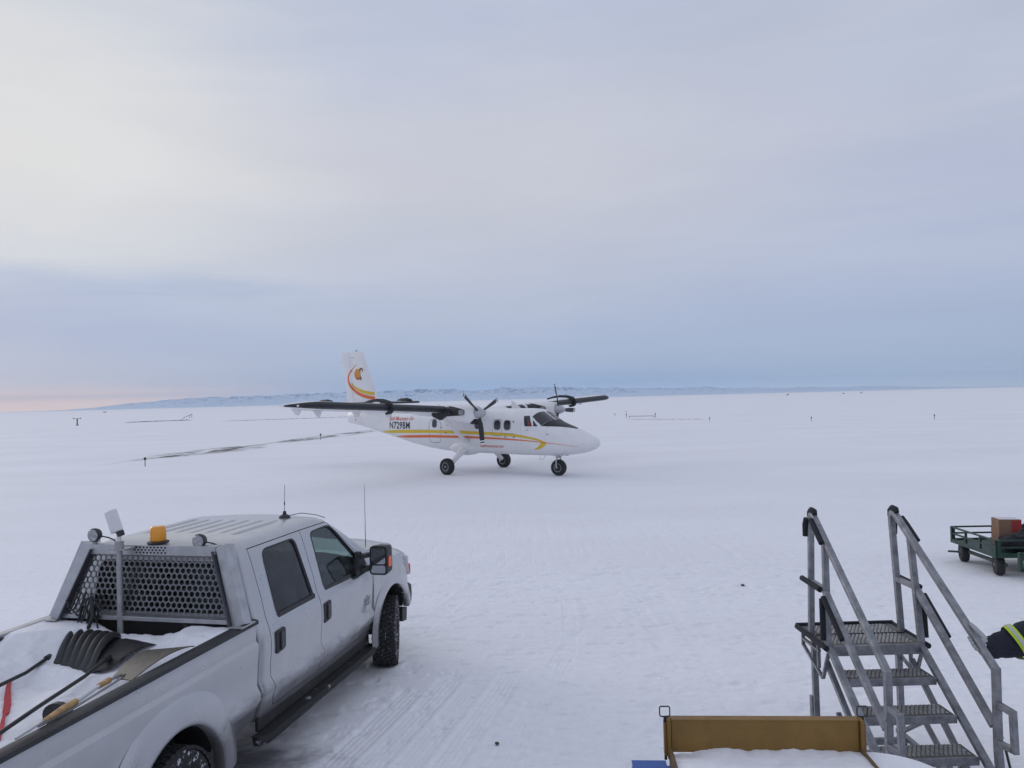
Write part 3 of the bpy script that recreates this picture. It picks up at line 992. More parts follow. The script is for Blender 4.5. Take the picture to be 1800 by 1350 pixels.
    # ---- nacelles
    for s in (-1, 1):
        yc = s * 2.66
        ntab = [(-1.98, 0.245, 2.42, 2.91), (-2.10, 0.30, 2.30, 2.96), (-2.30, 0.335, 2.22, 2.99), (-2.7, 0.35, 2.24, 3.0), (-3.3, 0.35, 2.34, 3.0), (-3.8, 0.34, 2.42, 2.97), (-4.6, 0.30, 2.50, 2.90), (-5.4, 0.20, 2.56, 2.80), (-5.9, 0.06, 2.64, 2.72)]
        rings = []
        for (x, hw, zb, zt) in ntab:
            zc = (zb + zt) / 2
            rings.append([(x, yc + hw * math.copysign(abs(math.cos(t)) ** 0.75, math.cos(t)), zc + (zt - zb) / 2 * math.copysign(abs(math.sin(t)) ** 0.8, math.sin(t))) for t in [2 * PI * k / 32 for k in range(32)]])
        nac = MB().loft(rings).build('engine_nacelle', M_white, P, 50)
        nb = bvh_of(nac.data)
        # black soot panel on both flanks, exhaust outlet, chin intake
        for q in (-1, 1):
            top = [(-2.36, 2.74), (-2.48, 2.80), (-3.0, 2.90), (-3.55, 2.97), (-4.05, 2.94)]
            bot = [(-2.36, 2.60), (-2.48, 2.54), (-3.0, 2.53), (-3.55, 2.50), (-4.05, 2.42)]
            g = []
            for k in range(17):
                x = -2.36 - 1.60 * k / 16
                zt = np.interp(-x, [-p[0] for p in top], [p[1] for p in top])
                zb = np.interp(-x, [-p[0] for p in bot], [p[1] for p in bot])
                g.append([(x, yc + q * 0.8, zb + (zt - zb) * j / 6) for j in range(7)])
            snap_grid('soot_panel', nb, g, M_blackp, nac, 0.008, (0, -q, 0))
            ex = MB()
            ex.tube([(-2.62, yc + q * 0.28, 2.665), (-2.52, yc + q * 0.37, 2.665), (-2.47, yc + q * 0.42, 2.665)], [0.10, 0.115, 0.12], 16)
            ex.build('exhaust_outlet', M_hub, nac, 50)
        fil = MB()
        yo = yc + s * 0.30
        for q_, y0_, y1_ in ((1, yo - 0.02, yo + 0.13),):
            fil.prism([(-3.00, 2.60), (-3.30, 2.53), (-3.52, 2.45), (-3.67, 2.36), (-3.85, 2.43), (-4.06, 2.49), (-4.16, 2.60), (-4.0, 2.80), (-3.3, 2.85)], min(y0_, y1_ + 0) if s > 0 else yo - 0.13, (yo + 0.13) if s > 0 else yo + 0.02, 'Y')
        fil.build('strut_fairing', M_blackp, nac, 30)
        ik = MB().lathe([(0.0, 0.01), (0.13, 0.01), (0.16, 0.0), (0.17, -0.12), (0.14, -0.3)], (-2.02, yc, 2.335), 'X', 20).build('air_intake', M_blackp, nac, 40)
        ik.scale = (1, 1, 1)
        # spinner and propeller
        sp = MB().lathe([(0.20, -2.00), (0.205, -1.95), (0.195, -1.84), (0.165, -1.72), (0.115, -1.62), (0.055, -1.55), (0.0, -1.53)], (0, yc, 2.63), 'X', 28)
        prop = MB().lathe([(0.245, -2.03), (0.25, -2.0), (0.0, -1.995)], (0, yc, 2.65), 'X', 28).build('propeller', M_metal, P, 40)
        sp.build('spinner', pmat('spinner_grey', (0.42, 0.43, 0.46), 0.35, metal=0.3), prop, 50)
        angs = (-84, 25, 141) if s < 0 else (105, -3, -118)
        for a in angs:
            a = R(a)
            rd = Vector((0, -math.cos(a) * -1.0, math.sin(a)))       # radial
            tn = Vector((0, -math.sin(a), math.cos(a)))
            def sec(r_, ch, tw, th):
                o_ = Vector((-1.86, yc, 2.63)) + rd * r_
                cdir = tn * math.cos(tw) + Vector((1, 0, 0)) * math.sin(tw)
                ndir = tn * -math.sin(tw) + Vector((1, 0, 0)) * math.cos(tw)
                return [o_ + cdir * math.cos(t) * ch / 2 + ndir * math.sin(t) * th / 2 for t in [2 * PI * k / 12 for k in range(12)]]
            st = [(0.10, 0.10, 0.9, 0.10), (0.28, 0.10, 0.85, 0.09), (0.42, 0.17, 0.7, 0.06), (0.65, 0.21, 0.52, 0.04), (0.95, 0.215, 0.38, 0.028), (1.10, 0.205, 0.33, 0.022)]
            bl = MB().loft([sec(*q) for q in st]).build('propeller_blade', M_prop, prop, 40)
            MB().loft([sec(1.10, 0.207, 0.33, 0.024), sec(1.145, 0.20, 0.31, 0.022)]).build('tip_band', M_wtip, bl, 40)
            MB().loft([sec(1.145, 0.20, 0.31, 0.02), sec(1.20, 0.19, 0.3, 0.018)]).build('tip_cap', M_prop, bl, 40)
            MB().loft([sec(1.20, 0.19, 0.3, 0.018), sec(1.235, 0.17, 0.29, 0.015), sec(1.25, 0.10, 0.28, 0.01)]).build('tip_end', M_wtip, bl, 40)
    # ---- fin and rudder
    def finring(z, le, te, t):
        ch = le - te
        return [(le - cx * ch, cz * ch * 1.0, z) for cx, cz in [(a, b - 0.01) for a, b in foil(t, 12)]]
    fin = MB().loft([finring(2.55, -10.55, -12.95, 0.10), finring(2.85, -10.85, -12.97, 0.10), finring(3.15, -11.03, -13.0, 0.10), finring(5.45, -12.08, -13.25, 0.11), finring(5.70, -12.22, -13.28, 0.11), finring(5.80, -12.38, -13.28, 0.07)]).build('fin', M_white, P, 40)
    MB().loft([finring(2.20, -12.95, -13.48, 0.13), finring(3.2, -13.02, -13.56, 0.12), finring(4.4, -13.15, -13.74, 0.12), finring(5.45, -13.27, -13.96, 0.11), finring(5.78, -13.3, -14.0, 0.10)]).build('rudder', M_white, P, 40)
    fbv = bvh_of(fin.data)
    rud_bv = BVHTree.FromPolygons(*(lambda me: ([v.co.copy() for v in me.vertices], [tuple(p.vertices) for p in me.polygons]))(bpy.data.objects['rudder'].data))
    def on_tail(x, z, s, off):
        best = None
        for bv_ in (fbv, rud_bv):
            h, _, _, _ = bv_.ray_cast(Vector((x, s * 2, z)), Vector((0, -s, 0)))
            if h is not None and (best is None or abs(h.y) > abs(best)):
                best = h.y
        if best is None:
            best = s * 0.06
        return (x, best + s * off, z)
    def swoosh(name, pts, mat):
        """pts: (x, z, half width) centre-line"""
        for s in (-1, 1):
            g = []
            for i in range(len(pts) * 6 - 5):
                k, t = divmod(i, 6)
                t /= 6
                p = pts[k]
                q = pts[min(k + 1, len(pts) - 1)]
                p0 = pts[max(k - 1, 0)]
                q1 = pts[min(k + 2, len(pts) - 1)]
                def cr(j):
                    return 0.5 * ((2 * p[j]) + (-p0[j] + q[j]) * t + (2 * p0[j] - 5 * p[j] + 4 * q[j] - q1[j]) * t * t + (-p0[j] + 3 * p[j] - 3 * q[j] + q1[j]) * t ** 3)
                g.append((cr(0), cr(1), max(cr(2), 0.004)))
            rows_ = []
            for i, (x, z, w) in enumerate(g):
                a_, b2 = g[max(i - 1, 0)], g[min(i + 1, len(g) - 1)]
                tx, tz = b2[0] - a_[0], b2[1] - a_[1]
                L = math.hypot(tx, tz) or 1
                rows_.append([on_tail(x - tz / L * w * q, z + tx / L * w * q, s, 0.008) for q in (-1, -0.33, 0.33, 1)])
            vs = [p for r_ in rows_ for p in r_]
            fs = [(i * 4 + j, i * 4 + j + 1, (i + 1) * 4 + j + 1, (i + 1) * 4 + j) for i in range(len(rows_) - 1) for j in range(3)]
            MB().add(vs, fs).build(name, mat, fin, 60)
    swoosh('orange_swoosh', [(-12.66, 5.16, 0.004), (-12.95, 4.99, 0.02), (-13.28, 4.72, 0.04), (-13.42, 4.42, 0.055), (-13.30, 4.10, 0.07), (-12.98, 3.82, 0.08), (-12.5, 3.60, 0.085), (-11.9, 3.45, 0.085), (-11.30, 3.36, 0.085)], M_orange)
    swoosh('yellow_swoosh', [(-13.20, 4.22, 0.004), (-13.0, 4.02, 0.04), (-12.6, 3.83, 0.07), (-12.1, 3.70, 0.075), (-11.7, 3.63, 0.08), (-11.33, 3.585, 0.08)], M_yellow)
    # tail emblem: ochre half disc with a dark brown horned profile
    def disc_poly(name, poly, mat, off):
        cx = sum(p[0] for p in poly) / len(poly)
        cz = sum(p[1] for p in poly) / len(poly)
        for s in (-1, 1):
            vs = [on_tail(cx, cz, s, off)] + [on_tail(x, z, s, off) for x, z in poly]
            fs = [(0, i + 1, (i + 1) % len(poly) + 1) for i in range(len(poly))]
            MB().add(vs, fs).build(name, mat, fin, 60)
    ec, ez = -12.46, 4.62
    disc_poly('emblem_disc', [(ec - 0.16 + 0.30 * math.cos(t) * (0.75 if math.cos(t) > 0 else 1), ez + 0.28 * math.sin(t)) for t in [2 * PI * k / 24 for k in range(24)]], pmat('emblem_ochre', (0.60, 0.24, 0.03), 0.5), 0.009)
    disc_poly('emblem_base', [(ec - 0.30, ez - 0.17), (ec - 0.18, ez - 0.15), (ec + 0.0, ez - 0.2), (ec + 0.02, ez - 0.27), (ec - 0.1, ez - 0.30), (ec - 0.24, ez - 0.27)], pmat('emblem_red', (0.42, 0.08, 0.04), 0.5), 0.012)
    M_br = pmat('emblem_brown', (0.16, 0.06, 0.025), 0.5)
    swoosh('emblem_horn', [(ec + 0.22, ez + 0.10, 0.016), (ec + 0.25, ez + 0.21, 0.035), (ec + 0.12, ez + 0.28, 0.045), (ec + 0.0, ez + 0.18, 0.075), (ec - 0.03, ez + 0.02, 0.10), (ec + 0.0, ez - 0.12, 0.09), (ec + 0.10, ez - 0.23, 0.055), (ec + 0.10, ez - 0.34, 0.014)], M_br)
    MB().tube([(-12.75, 0, 5.78), (-12.75, 0, 5.87)], 0.03, 10).build('beacon', M_blackp, fin, 40)
    for z_ in (5.35, 3.75, 2.9):
        x_ = np.interp(z_, [2.2, 3.2, 4.4, 5.78], [-13.48, -13.56, -13.74, -14.0])
        MB().tube([(x_ + 0.02, 0, z_), (x_ - 0.24, 0, z_ - 0.05)], 0.006, 5).build('static_wick', M_blackp, bpy.data.objects['rudder'], 0)
    for (x, z, w) in ((-13.1, 5.15, 0.12), (-13.05, 5.5, 0.2), (-12.9, 3.15, 0.12)):
        for s in (-1, 1):
            p = on_tail(x, z, s, 0.0)
            MB().box(p, (w, 0.014, 0.02)).build('fin_mark', M_seam, fin, 0)
    # ---- tailplane
    tf = foil(0.12, 10)
    tfb = foil(0.12, 6, 0.0, 0.12)
    TZ = 3.10
    tail = MB().loft([[(-11.25 - abs(y) * 0.06 - cx * (1.50 - abs(y) * 0.05), y, TZ + cz * 1.25 * th) for cx, cz in tf] for y, th in ((-3.18, 0.3), (-3.1, 0.9), (-2, 1), (0, 1), (2, 1), (3.1, 0.9), (3.18, 0.3))]).build('tailplane', M_white, P, 40)
    for s in (-1, 1):
        ys = sorted([s * 0.25, s * 1.5, s * 3.12])
        MB().loft([[(-11.24 - abs(y) * 0.06 + 0.012 - cx * (1.5 - abs(y) * 0.05), y, TZ + cz * 1.25 * 1.06) for cx, cz in tfb] for y in ys]).build('deicing_boot', M_boot, tail, 40)
        hrn = MB().loft([[(x, s * 2.55 + math.cos(t) * w, TZ + zc + math.sin(t) * h) for t in [2 * PI * k / 12 for k in range(12)]] for x, w, h, zc in ((-11.40, 0.05, 0.03, 0.05), (-11.5, 0.09, 0.07, 0.13), (-11.8, 0.10, 0.09, 0.17), (-12.3, 0.08, 0.07, 0.17), (-12.6, 0.02, 0.02, 0.14))])
        hrn.build('vortex_fin', M_boot, tail, 50)
        MB().box((-12.95, s * 1.7, TZ + 0.015), (0.5, 2.6, 0.035)).build('elevator', M_white, tail, 0, 0.01)
    # ---- landing gear
    def wheel(x, y, r_, w, steer=0.0, parent=P):
        g = bpy.data.objects.new('wheel', None)
        rt = Matrix.Rotation(steer, 3, 'Z')
        prof = [(r_ * 0.52, -w * 0.40), (r_ * 0.62, -w * 0.5), (r_ * 0.84, -w * 0.5), (r_ * 0.95, -w * 0.40), (r_, -w * 0.18), (r_ * 0.985, -w * 0.10), (r_, -w * 0.05), (r_, w * 0.05), (r_ * 0.985, w * 0.10), (r_, w * 0.18), (r_ * 0.95, w * 0.40), (r_ * 0.84, w * 0.5), (r_ * 0.62, w * 0.5), (r_ * 0.52, w * 0.40)]
        t = MB().lathe(prof, (x, y, r_ - 0.012), 'Y', 36, rot=rt).build('wheel', M_rubber, parent, 40)
        prof = [(0.0, -w * 0.46), (r_ * 0.12, -w * 0.46), (r_ * 0.14, -w * 0.34), (r_ * 0.38, -w * 0.30), (r_ * 0.46, -w * 0.42), (r_ * 0.54, -w * 0.43), (r_ * 0.54, w * 0.43), (r_ * 0.46, w * 0.42), (r_ * 0.38, w * 0.30), (r_ * 0.14, w * 0.34), (r_ * 0.12, w * 0.46), (0, w * 0.46)]
        MB().lathe(prof, (x, y, r_ - 0.012), 'Y', 28, rot=rt).build('hub', M_hub, t, 40)
        return t
    for s in (-1, 1):
        wheel(-4.53, s * 1.86, 0.355, 0.28)
        # faired leg from the belly pod
        a, b_ = Vector((-4.42, s * 0.70, 1.20)), Vector((-4.50, s * 1.66, 0.42))
        rg = []
        for t_, cw, th in ((0, 0.40, 0.16), (0.3, 0.26, 0.12), (0.6, 0.17, 0.085), (1, 0.13, 0.07)):
            p = a.lerp(b_, t_)
            nrm = (b_ - a).normalized().cross(Vector((1, 0, 0)))
            rg.append([p + Vector((math.cos(q) * cw, 0, 0)) + nrm * math.sin(q) * th for q in [2 * PI * k / 16 for k in range(16)]])
        MB().loft(rg).build('main_gear_leg', M_white, P, 50)
        MB().tube([(-4.53, s * 1.60, 0.345), (-4.53, s * 1.84, 0.345)], 0.045, 12).build('axle', M_metal, P, 40)
        # pod fairing on lower fuselage side
        rg = []
        for x, w, h in ((-5.5, 0.02, 0.05), (-5.2, 0.12, 0.20), (-4.8, 0.22, 0.30), (-4.4, 0.25, 0.33), (-4.0, 0.20, 0.29), (-3.6, 0.10, 0.18), (-3.3, 0.02, 0.04)):
            rg.append([(x, s * (0.74 + 0.0) + math.cos(q) * w * 1.0, 1.08 + math.sin(q) * h) for q in [2 * PI * k / 18 for k in range(18)]])
        MB().loft(rg).build('gear_fairing', M_white, P, 60)
    # nose gear
    nw = wheel(0.0, 0.0, 0.33, 0.26, R(6))
    ng = MB()
    ng.tube([(-0.02, 0, 1.0), (0.0, 0, 0.72)], 0.055, 12)
    for s in (-1, 1):
        ng.tube([(0.0, s * 0.09, 0.74), (0.0, s * 0.165, 0.60), (0.0, s * 0.165, 0.33)], [0.03, 0.03, 0.035], 10)
    ng.tube([(0, -0.17, 0.32), (0, 0.17, 0.32)], 0.03, 10)
    ng.tube([(0.03, 0, 0.76), (0.24, 0, 0.82), (0.05, 0, 0.93)], 0.02, 8)
    ng.tube([(-0.03, 0.0, 0.72), (-0.2, 0, 0.9)], 0.018, 8)
    ng.box((0, 0, 0.73), (0.12, 0.24, 0.05))
    ng.build('nose_gear_fork', M_metal, P, 40)
    # belly aerials and drain masts
    MB().tube([(-0.75, -0.2, 0.84), (-0.85, -0.2, 0.62)], 0.012, 6).build('drain_mast', M_white, P, 40)
    MB().tube([(-0.42, -0.3, 0.84), (-0.55, -0.3, 0.66), (-0.75, -0.3, 0.66)], 0.016, 6).build('pitot_mast', M_white, P, 40)
    MB().box((-0.15, 0, 0.80), (0.25, 0.03, 0.06)).build('belly_aerial', M_white, P, 0)
    MB().box((0.35, 0.1, 0.82), (0.18, 0.04, 0.05)).build('belly_aerial', M_white, P, 0)
    MB().prism([(-6.8, 2.75), (-6.55, 2.75), (-6.78, 2.98), (-6.92, 2.98)], -0.02, 0.02).build('roof_aerial', M_white, P, 0)
    MB().prism([(-2.4, 2.74), (-1.9, 2.74), (-2.3, 3.05), (-2.42, 3.05)], -0.02, 0.02).build('roof_aerial', M_white, P, 0)
    return P
make_aircraft()

# ------------------------------------------------------------------ PICKUP TRUCK
FAX, RAX = 0.12, -3.95           # axle stations
def make_truck():
    T = thing('pickup_truck', 'silver crew cab pickup truck with snow-filled bed and aluminium headache rack', 'pickup truck', (TR[0], TR[1], 0.0), TR[2])
    # ---- cab shell: horizontal rings
    # (z, half width, rear x, front x)
    ct = [(0.50, 0.885, -2.80, -0.42), (0.56, 0.915, -2.82, -0.42), (0.66, 0.950, -2.83, -0.42), (0.74, 0.992, -2.83, -0.42), (0.78, 0.994, -2.83, -0.42), (0.85, 0.960, -2.83, -0.42), (1.08, 0.978, -2.83, -0.42),
          (1.18, 0.975, -2.83, -0.40), (1.25, 0.960, -2.83, -0.36), (1.30, 0.940, -2.83, -0.30), (1.36, 0.915, -2.83, -0.20), (1.50, 0.872, -2.82, -0.40), (1.65, 0.826, -2.81, -0.62), (1.80, 0.780, -2.79, -0.85),
          (1.88, 0.752, -2.77, -0.98), (1.925, 0.728, -2.75, -1.06), (1.955, 0.695, -2.72, -1.13), (1.975, 0.64, -2.66, -1.22), (1.99, 0.54, -2.56, -1.38), (2.000, 0.38, -2.40, -1.60)]
    def cring(z, hw, xr, xf, inset=0.0):
        hw -= inset
        xr += inset
        xf -= inset
        top = max(0.0, min(1.0, (z - 1.25) / 0.6))
        bow = 0.10 * top + 0.02                     # windscreen bows forward at the centre
        out = []
        cr = 0.10 + 0.10 * top
        pts = []
        # right side going forward (y negative) -> front -> left -> rear
        K = 10
        def arc(cx, cy, r_, a0, a1, n=6):
            return [(cx + r_ * math.cos(a0 + (a1 - a0) * k / n), cy + r_ * math.sin(a0 + (a1 - a0) * k / n)) for k in range(n + 1)]
        pts += arc(xr + 0.06, -hw + 0.06, 0.06, PI, 1.5 * PI)
        for k in range(1, K):
            pts.append((xr + 0.06 + (xf - cr - xr - 0.06) * k / K, -hw))
        pts += arc(xf - cr, -hw + cr, cr, 1.5 * PI, 2 * PI)
        for k in range(1, K):
            y = (-hw + cr) + (2 * hw - 2 * cr) * k / K
            pts.append((xf + bow * (1 - (y / (hw - cr)) ** 2), y))
        pts += arc(xf - cr, hw - cr, cr, 0, 0.5 * PI)
        for k in range(1, K):
            pts.append((xf - cr - (xf - cr - xr - 0.06) * k / K, hw))
        pts += arc(xr + 0.06, hw - 0.06, 0.06, 0.5 * PI, PI)
        for k in range(1, K):
            pts.append((xr, hw - 0.06 - (2 * hw - 0.12) * k / K))
        # gentle barrel of the door skins and dip of the roof edges
        res = []
        for x, y in pts:
            t = (x + 1.6) / 1.3
            bul = 0.012 * (1 - t * t)
            res.append((x, y + math.copysign(bul, y) if abs(y) > hw * 0.8 else y, z))
        return res
    cab_me = MB().loft([cring(*r_) for r_ in ct]).mesh('cab')
    # cutters
    inner = [cring(max(z, 0.62), hw, xr, xf, 0.055) for z, hw, xr, xf in ct if 0.62 <= z <= 1.93]
    cuts = [MB().loft(inner, mi=1).mesh('c_in')]
    win_rear = rpoly([(-2.505, 1.325), (-1.85, 1.325), (-1.895, 1.865), (-2.46, 1.865)], [0.05, 0.04, 0.07, 0.09])
    win_front = rpoly([(-1.60, 1.325), (-1.05, 1.325), (-0.98, 1.275), (-0.62, 1.275), (-0.60, 1.34), (-1.13, 1.865), (-1.56, 1.865)], [0.05, 0.04, 0.04, 0.05, 0.05, 0.09, 0.07])
    for w_ in (win_rear, win_front):
        cuts.append(MB().prism(w_, -1.3, 1.3, 'Y', 1).mesh('c_w'))
    ws = rpoly([(-0.80, 1.40), (0.80, 1.40), (0.63, 1.885), (-0.63, 1.885)], 0.06)
    cuts.append(MB().prism(ws, -1.45, 0.4, 'X', 1).mesh('c_ws'))
    rw = rpoly([(-0.66, 1.40), (0.66, 1.40), (0.60, 1.83), (-0.60, 1.83)], 0.07)
    cuts.append(MB().prism(rw, -3.2, -2.6, 'X', 1).mesh('c_rw'))
    # door shut lines
    def gap(path, w=0.007):
        mb = MB()
        for i in range(len(path) - 1):
            a, b_ = Vector(path[i]), Vector(path[i + 1])
            d_ = (b_ - a).normalized()
            n_ = Vector((-d_.y, d_.x)) * w / 2
            e = d_ * 0.002
            mb.prism([(a - e + n_)[:], (b_ + e + n_)[:], (b_ + e - n_)[:], (a - e - n_)[:]], -1.2, 1.2, 'Y', 1)
        return mb
    lines = [[(-2.655, 1.915), (-2.665, 1.50), (-2.69, 1.27), (-2.70, 0.95), (-2.66, 0.70), (-2.60, 0.58)],
             [(-1.74, 1.915), (-1.745, 1.50), (-1.765, 1.30), (-1.775, 1.0), (-1.765, 0.58)],
             [(-0.53, 1.345), (-0.50, 1.24), (-0.50, 0.60)],
             [(-2.655, 1.915), (-1.74, 1.918), (-1.17, 1.912)],
             [(-1.17, 1.912), (-0.53, 1.345)],
             [(-2.60, 0.58), (-1.765, 0.58), (-0.50, 0.60)]]
    for L_ in lines:
        for i in range(len(L_) - 1):
            cuts.append(gap(L_[i:i + 2]).mesh('c_g'))
    cab = boolean(cab_me, cuts)
    mkobj('cab', cab, [M_truck, M_dark], T, 32)
    cabo = bpy.data.objects['cab']
    floor = MB().box((-1.6, 0, 0.63), (2.3, 1.8, 0.03)).build('cab_floor', M_dark, T, 0)
    # glass panes
    def ysurf(z):
        return np.interp(z, [r_[0] for r_ in ct], [r_[1] for r_ in ct])
    def side_pane(poly, mat, name):
        cx = sum(p[0] for p in poly) / len(poly)
        cz = sum(p[1] for p in poly) / len(poly)
        for s in (-1, 1):
            vs, n = [], len(poly)
            for q in (0.0, 0.5, 1.03):
                for x, z in poly:
                    X_, Z_ = cx + (x - cx) * q, cz + (z - cz) * q
                    t = (X_ + 1.6) / 1.3
                    vs.append((X_, s * (ysurf(Z_) + 0.012 * (1 - t * t) - 0.016), Z_))
            fs = [(k * n + j, k * n + (j + 1) % n, (k + 1) * n + (j + 1) % n, (k + 1) * n + j) for k in range(2) for j in range(n)]
            g = MB().add(vs, fs).build(name, mat, T, 60)
            # rubber surround
            vs = []
            for q, o_ in ((0.985, -0.012), (1.0, 0.002), (1.035, 0.003)):
                for x, z in poly:
                    dx, dz = x - cx, z - cz
                    L = math.hypot(dx, dz)
                    k_ = (q - 1) * 0.5
                    X_, Z_ = x + dx / L * k_, z + dz / L * k_
                    t = (X_ + 1.6) / 1.3
                    vs.append((X_, s * (ysurf(Z_) + 0.012 * (1 - t * t) + o_), Z_))
            fs = [(k * n + j, k * n + (j + 1) % n, (k + 1) * n + (j + 1) % n, (k + 1) * n + j) for k in range(2) for j in range(n)]
            MB().add(vs, fs).build('window_seal', M_grime, g, 60)
            # black weather strip along the sill
            x0, x1 = min(p[0] for p in poly), max(p[0] for p in poly)
            zs = 1.325
            if name == 'front_side_window':
                x1 = -1.05
            t = (cx + 1.6) / 1.3
            MB().bar((x0 - 0.01, s * (ysurf(zs) + 0.008), zs - 0.012), (x1 + 0.02, s * (ysurf(zs) + 0.014), zs - 0.012), 0.022, 0.045, (0, 0, 1)).build('sill_strip', M_grime, g, 0, 0.004)
    side_pane(win_rear, G_rear, 'rear_side_window')
    side_pane(win_front, G_front, 'front_side_window')
    def xpane(name, poly, mat, mbf, k0=1.03):
        cy = sum(p[0] for p in poly) / len(poly)
        cz = sum(p[1] for p in poly) / len(poly)
        n = len(poly)
        vs = []
        for q in (0.0, 0.35, 0.7, k0):
            for y, z in poly:
                Y_, Z_ = cy + (y - cy) * q, cz + (z - cz) * q
                vs.append((mbf(Y_, Z_), Y_, Z_))
        fs = [(k * n + j, k * n + (j + 1) % n, (k + 1) * n + (j + 1) % n, (k + 1) * n + j) for k in range(3) for j in range(n)]
        return MB().add(vs, fs).build(name, mat, T, 60)
    def wsx(y, z):
        hw, xr, xf = interp(ct, z)
        top = max(0.0, min(1.0, (z - 1.25) / 0.6))
        cr = 0.10 + 0.10 * top
        yy = min(1.0, abs(y) / (hw - cr))
        return xf + (0.10 * top + 0.02) * (1 - yy * yy) - 0.03
    xpane('windscreen', ws, G_clear, wsx)
    xpane('rear_window', rw, G_clear, lambda y, z: interp(ct, z)[1] + 0.02)
    # ---- interior
    for y in (-0.42, 0.42):
        for x0, nm_ in ((-1.42, 'front_seat'), (-2.30, 'rear_seat')):
            st = MB().loft([[(x0 + dx, y + dy * w, z) for dx, dy in ((0.27, -1), (0.27, 1), (-0.27, 1), (-0.27, -1))] for z, w in ((0.85, 0.25), (1.02, 0.26), (1.06, 0.24))]).build(nm_, M_seat, T, 30, 0.03)
            MB().loft([[(x0 - 0.2 - (z - 1.0) * 0.28 + dx, y + dy * w, z) for dx, dy in ((0.07, -1), (0.07, 1), (-0.07, 1), (-0.07, -1))] for z, w in ((1.0, 0.25), (1.3, 0.24), (1.52, 0.19))]).build('seat_back', M_seat, st, 30, 0.03)
            MB().box((x0 - 0.37, y, 1.62), (0.11, 0.27, 0.17)).build('headrest', M_seat, st, 30, 0.035)
    MB().box((-0.55, 0, 1.15), (0.42, 1.6, 0.32)).build('dashboard', M_dark, T, 0, 0.05)
    MB().tube([(-0.83 - 0.07 * math.sin(a), 0.42 + 0.19 * math.cos(a), 1.27 + 0.18 * math.sin(a)) for a in [2 * PI * k / 24 for k in range(25)]], 0.016, 8).build('steering_wheel', M_dark, T, 60)
    MB().box((-1.02, 0.0, 1.77), (0.03, 0.24, 0.07)).build('rear_view_mirror', M_dark, T, 0, 0.01)
    # ---- front clip: fenders, hood and nose
    fr = []
    # (x, half width, crown z at centre, hood-edge z, shoulder z)
    ft = [(-0.43, 0.965, 1.44, 1.395, 1.30), (-0.2, 0.97, 1.455, 1.405, 1.295), (0.1, 0.975, 1.455, 1.405, 1.285), (0.4, 0.972, 1.44, 1.39, 1.265), (0.62, 0.955, 1.405, 1.36, 1.24), (0.76, 0.925, 1.36, 1.32, 1.20), (0.86, 0.88, 1.28, 1.25, 1.15), (0.91, 0.83, 1.15, 1.14, 1.07)]
    for x, hw, zc, ze, zs in ft:
        half = [(hw - 0.05, 0.56), (hw - 0.02, 0.66), (hw + 0.003, 0.76), (hw, 0.92), (hw + 0.004, 1.06), (hw - 0.006, zs - 0.06), (hw - 0.035, zs), (hw - 0.10, zs + 0.035), (hw - 0.18, zs + 0.055), (hw - 0.22, ze - 0.01), (hw - 0.30, ze), (hw - 0.45, ze + 0.5 * (zc - ze)), (hw - 0.60, zc - 0.004), (0.12, zc)]
        fr.append([(x, -y, z) for y, z in half] + [(x, y, z) for y, z in reversed(half)])
    fme = MB().loft(fr).mesh('front')
    cuts = []
    for s in (-1, 1):
        cuts.append(MB().lathe([(0.0, s * 0.60), (0.495, s * 0.60), (0.495, s * 1.2), (0.0, s * 1.2)], (FAX, 0, 0.455), 'Y', 48, mi=1).mesh('c'))
    # hood shut line grooves
    for s in (-1, 1):
        cuts.append(MB().bar((-0.6, s * 0.765, 1.40), (0.95, s * 0.715, 1.25), 0.008, 0.30, (0, 0, 1), 1).mesh('c'))
    front = boolean(fme, cuts)
    fo = mkobj('front_body', front, [M_truck, M_under], T, 32)
    # wheel arch lips
    def flare(cx, cz, r0_, prof, a0, a1, s, name='wheel_arch_flare'):
        rings = []
        for k in range(33):
            a = a0 + (a1 - a0) * k / 32
            rings.append([(cx + (r0_ + dr) * math.cos(a), s * y, cz + (r0_ + dr) * math.sin(a)) for dr, y in prof])
        vs = [p for r_ in rings for p in r_]
        n = len(prof)
        fs = [(i * n + j, i * n + j + 1, (i + 1) * n + j + 1, (i + 1) * n + j) for i in range(32) for j in range(n - 1)]
        MB().add(vs, fs).build(name, M_truck, T, 60)
    for s in (-1, 1):
        flare(FAX, 0.455, 0.495, [(0.0, 0.93), (0.0, 0.985), (0.012, 0.995), (0.05, 0.993), (0.10, 0.984), (0.15, 0.972)], R(12), R(188), s)
    # grille, headlights, bumper
    MB().box((0.90, 0, 0.95), (0.06, 1.16, 0.30)).build('grille', M_grime, T, 0, 0.02)
    for s in (-1, 1):
        pts = [(0.60, s * 0.968, 1.20), (0.74, s * 0.940, 1.165), (0.86, s * 0.87, 1.10), (0.915, s * 0.70, 1.06), (0.93, s * 0.66, 0.90), (0.90, s * 0.84, 0.88), (0.80, s * 0.935, 0.92), (0.66, s * 0.968, 1.06)]
        c = Vector((0.72, s * 0.80, 1.03))
        vs = [c] + [Vector(p) + Vector((0.006, s * 0.01, 0)) for p in pts] + [Vector(p) - Vector((0.1, s * 0.1, 0)) for p in pts]
        n = len(pts)
        fs = [(1 + j, 1 + (j + 1) % n, 1 + n + (j + 1) % n, 1 + n + j) for j in range(n)] + [tuple(range(1, n + 1))]
        hl = MB().add(vs, fs).build('headlight', M_lens, T, 25)
        MB().box((0.84, s * 0.905, 0.985), (0.06, 0.05, 0.13), Matrix.Rotation(-s * 0.9, 3, 'Z')).build('turn_signal', M_orangelens, hl, 0, 0.01)
    bm_ = []
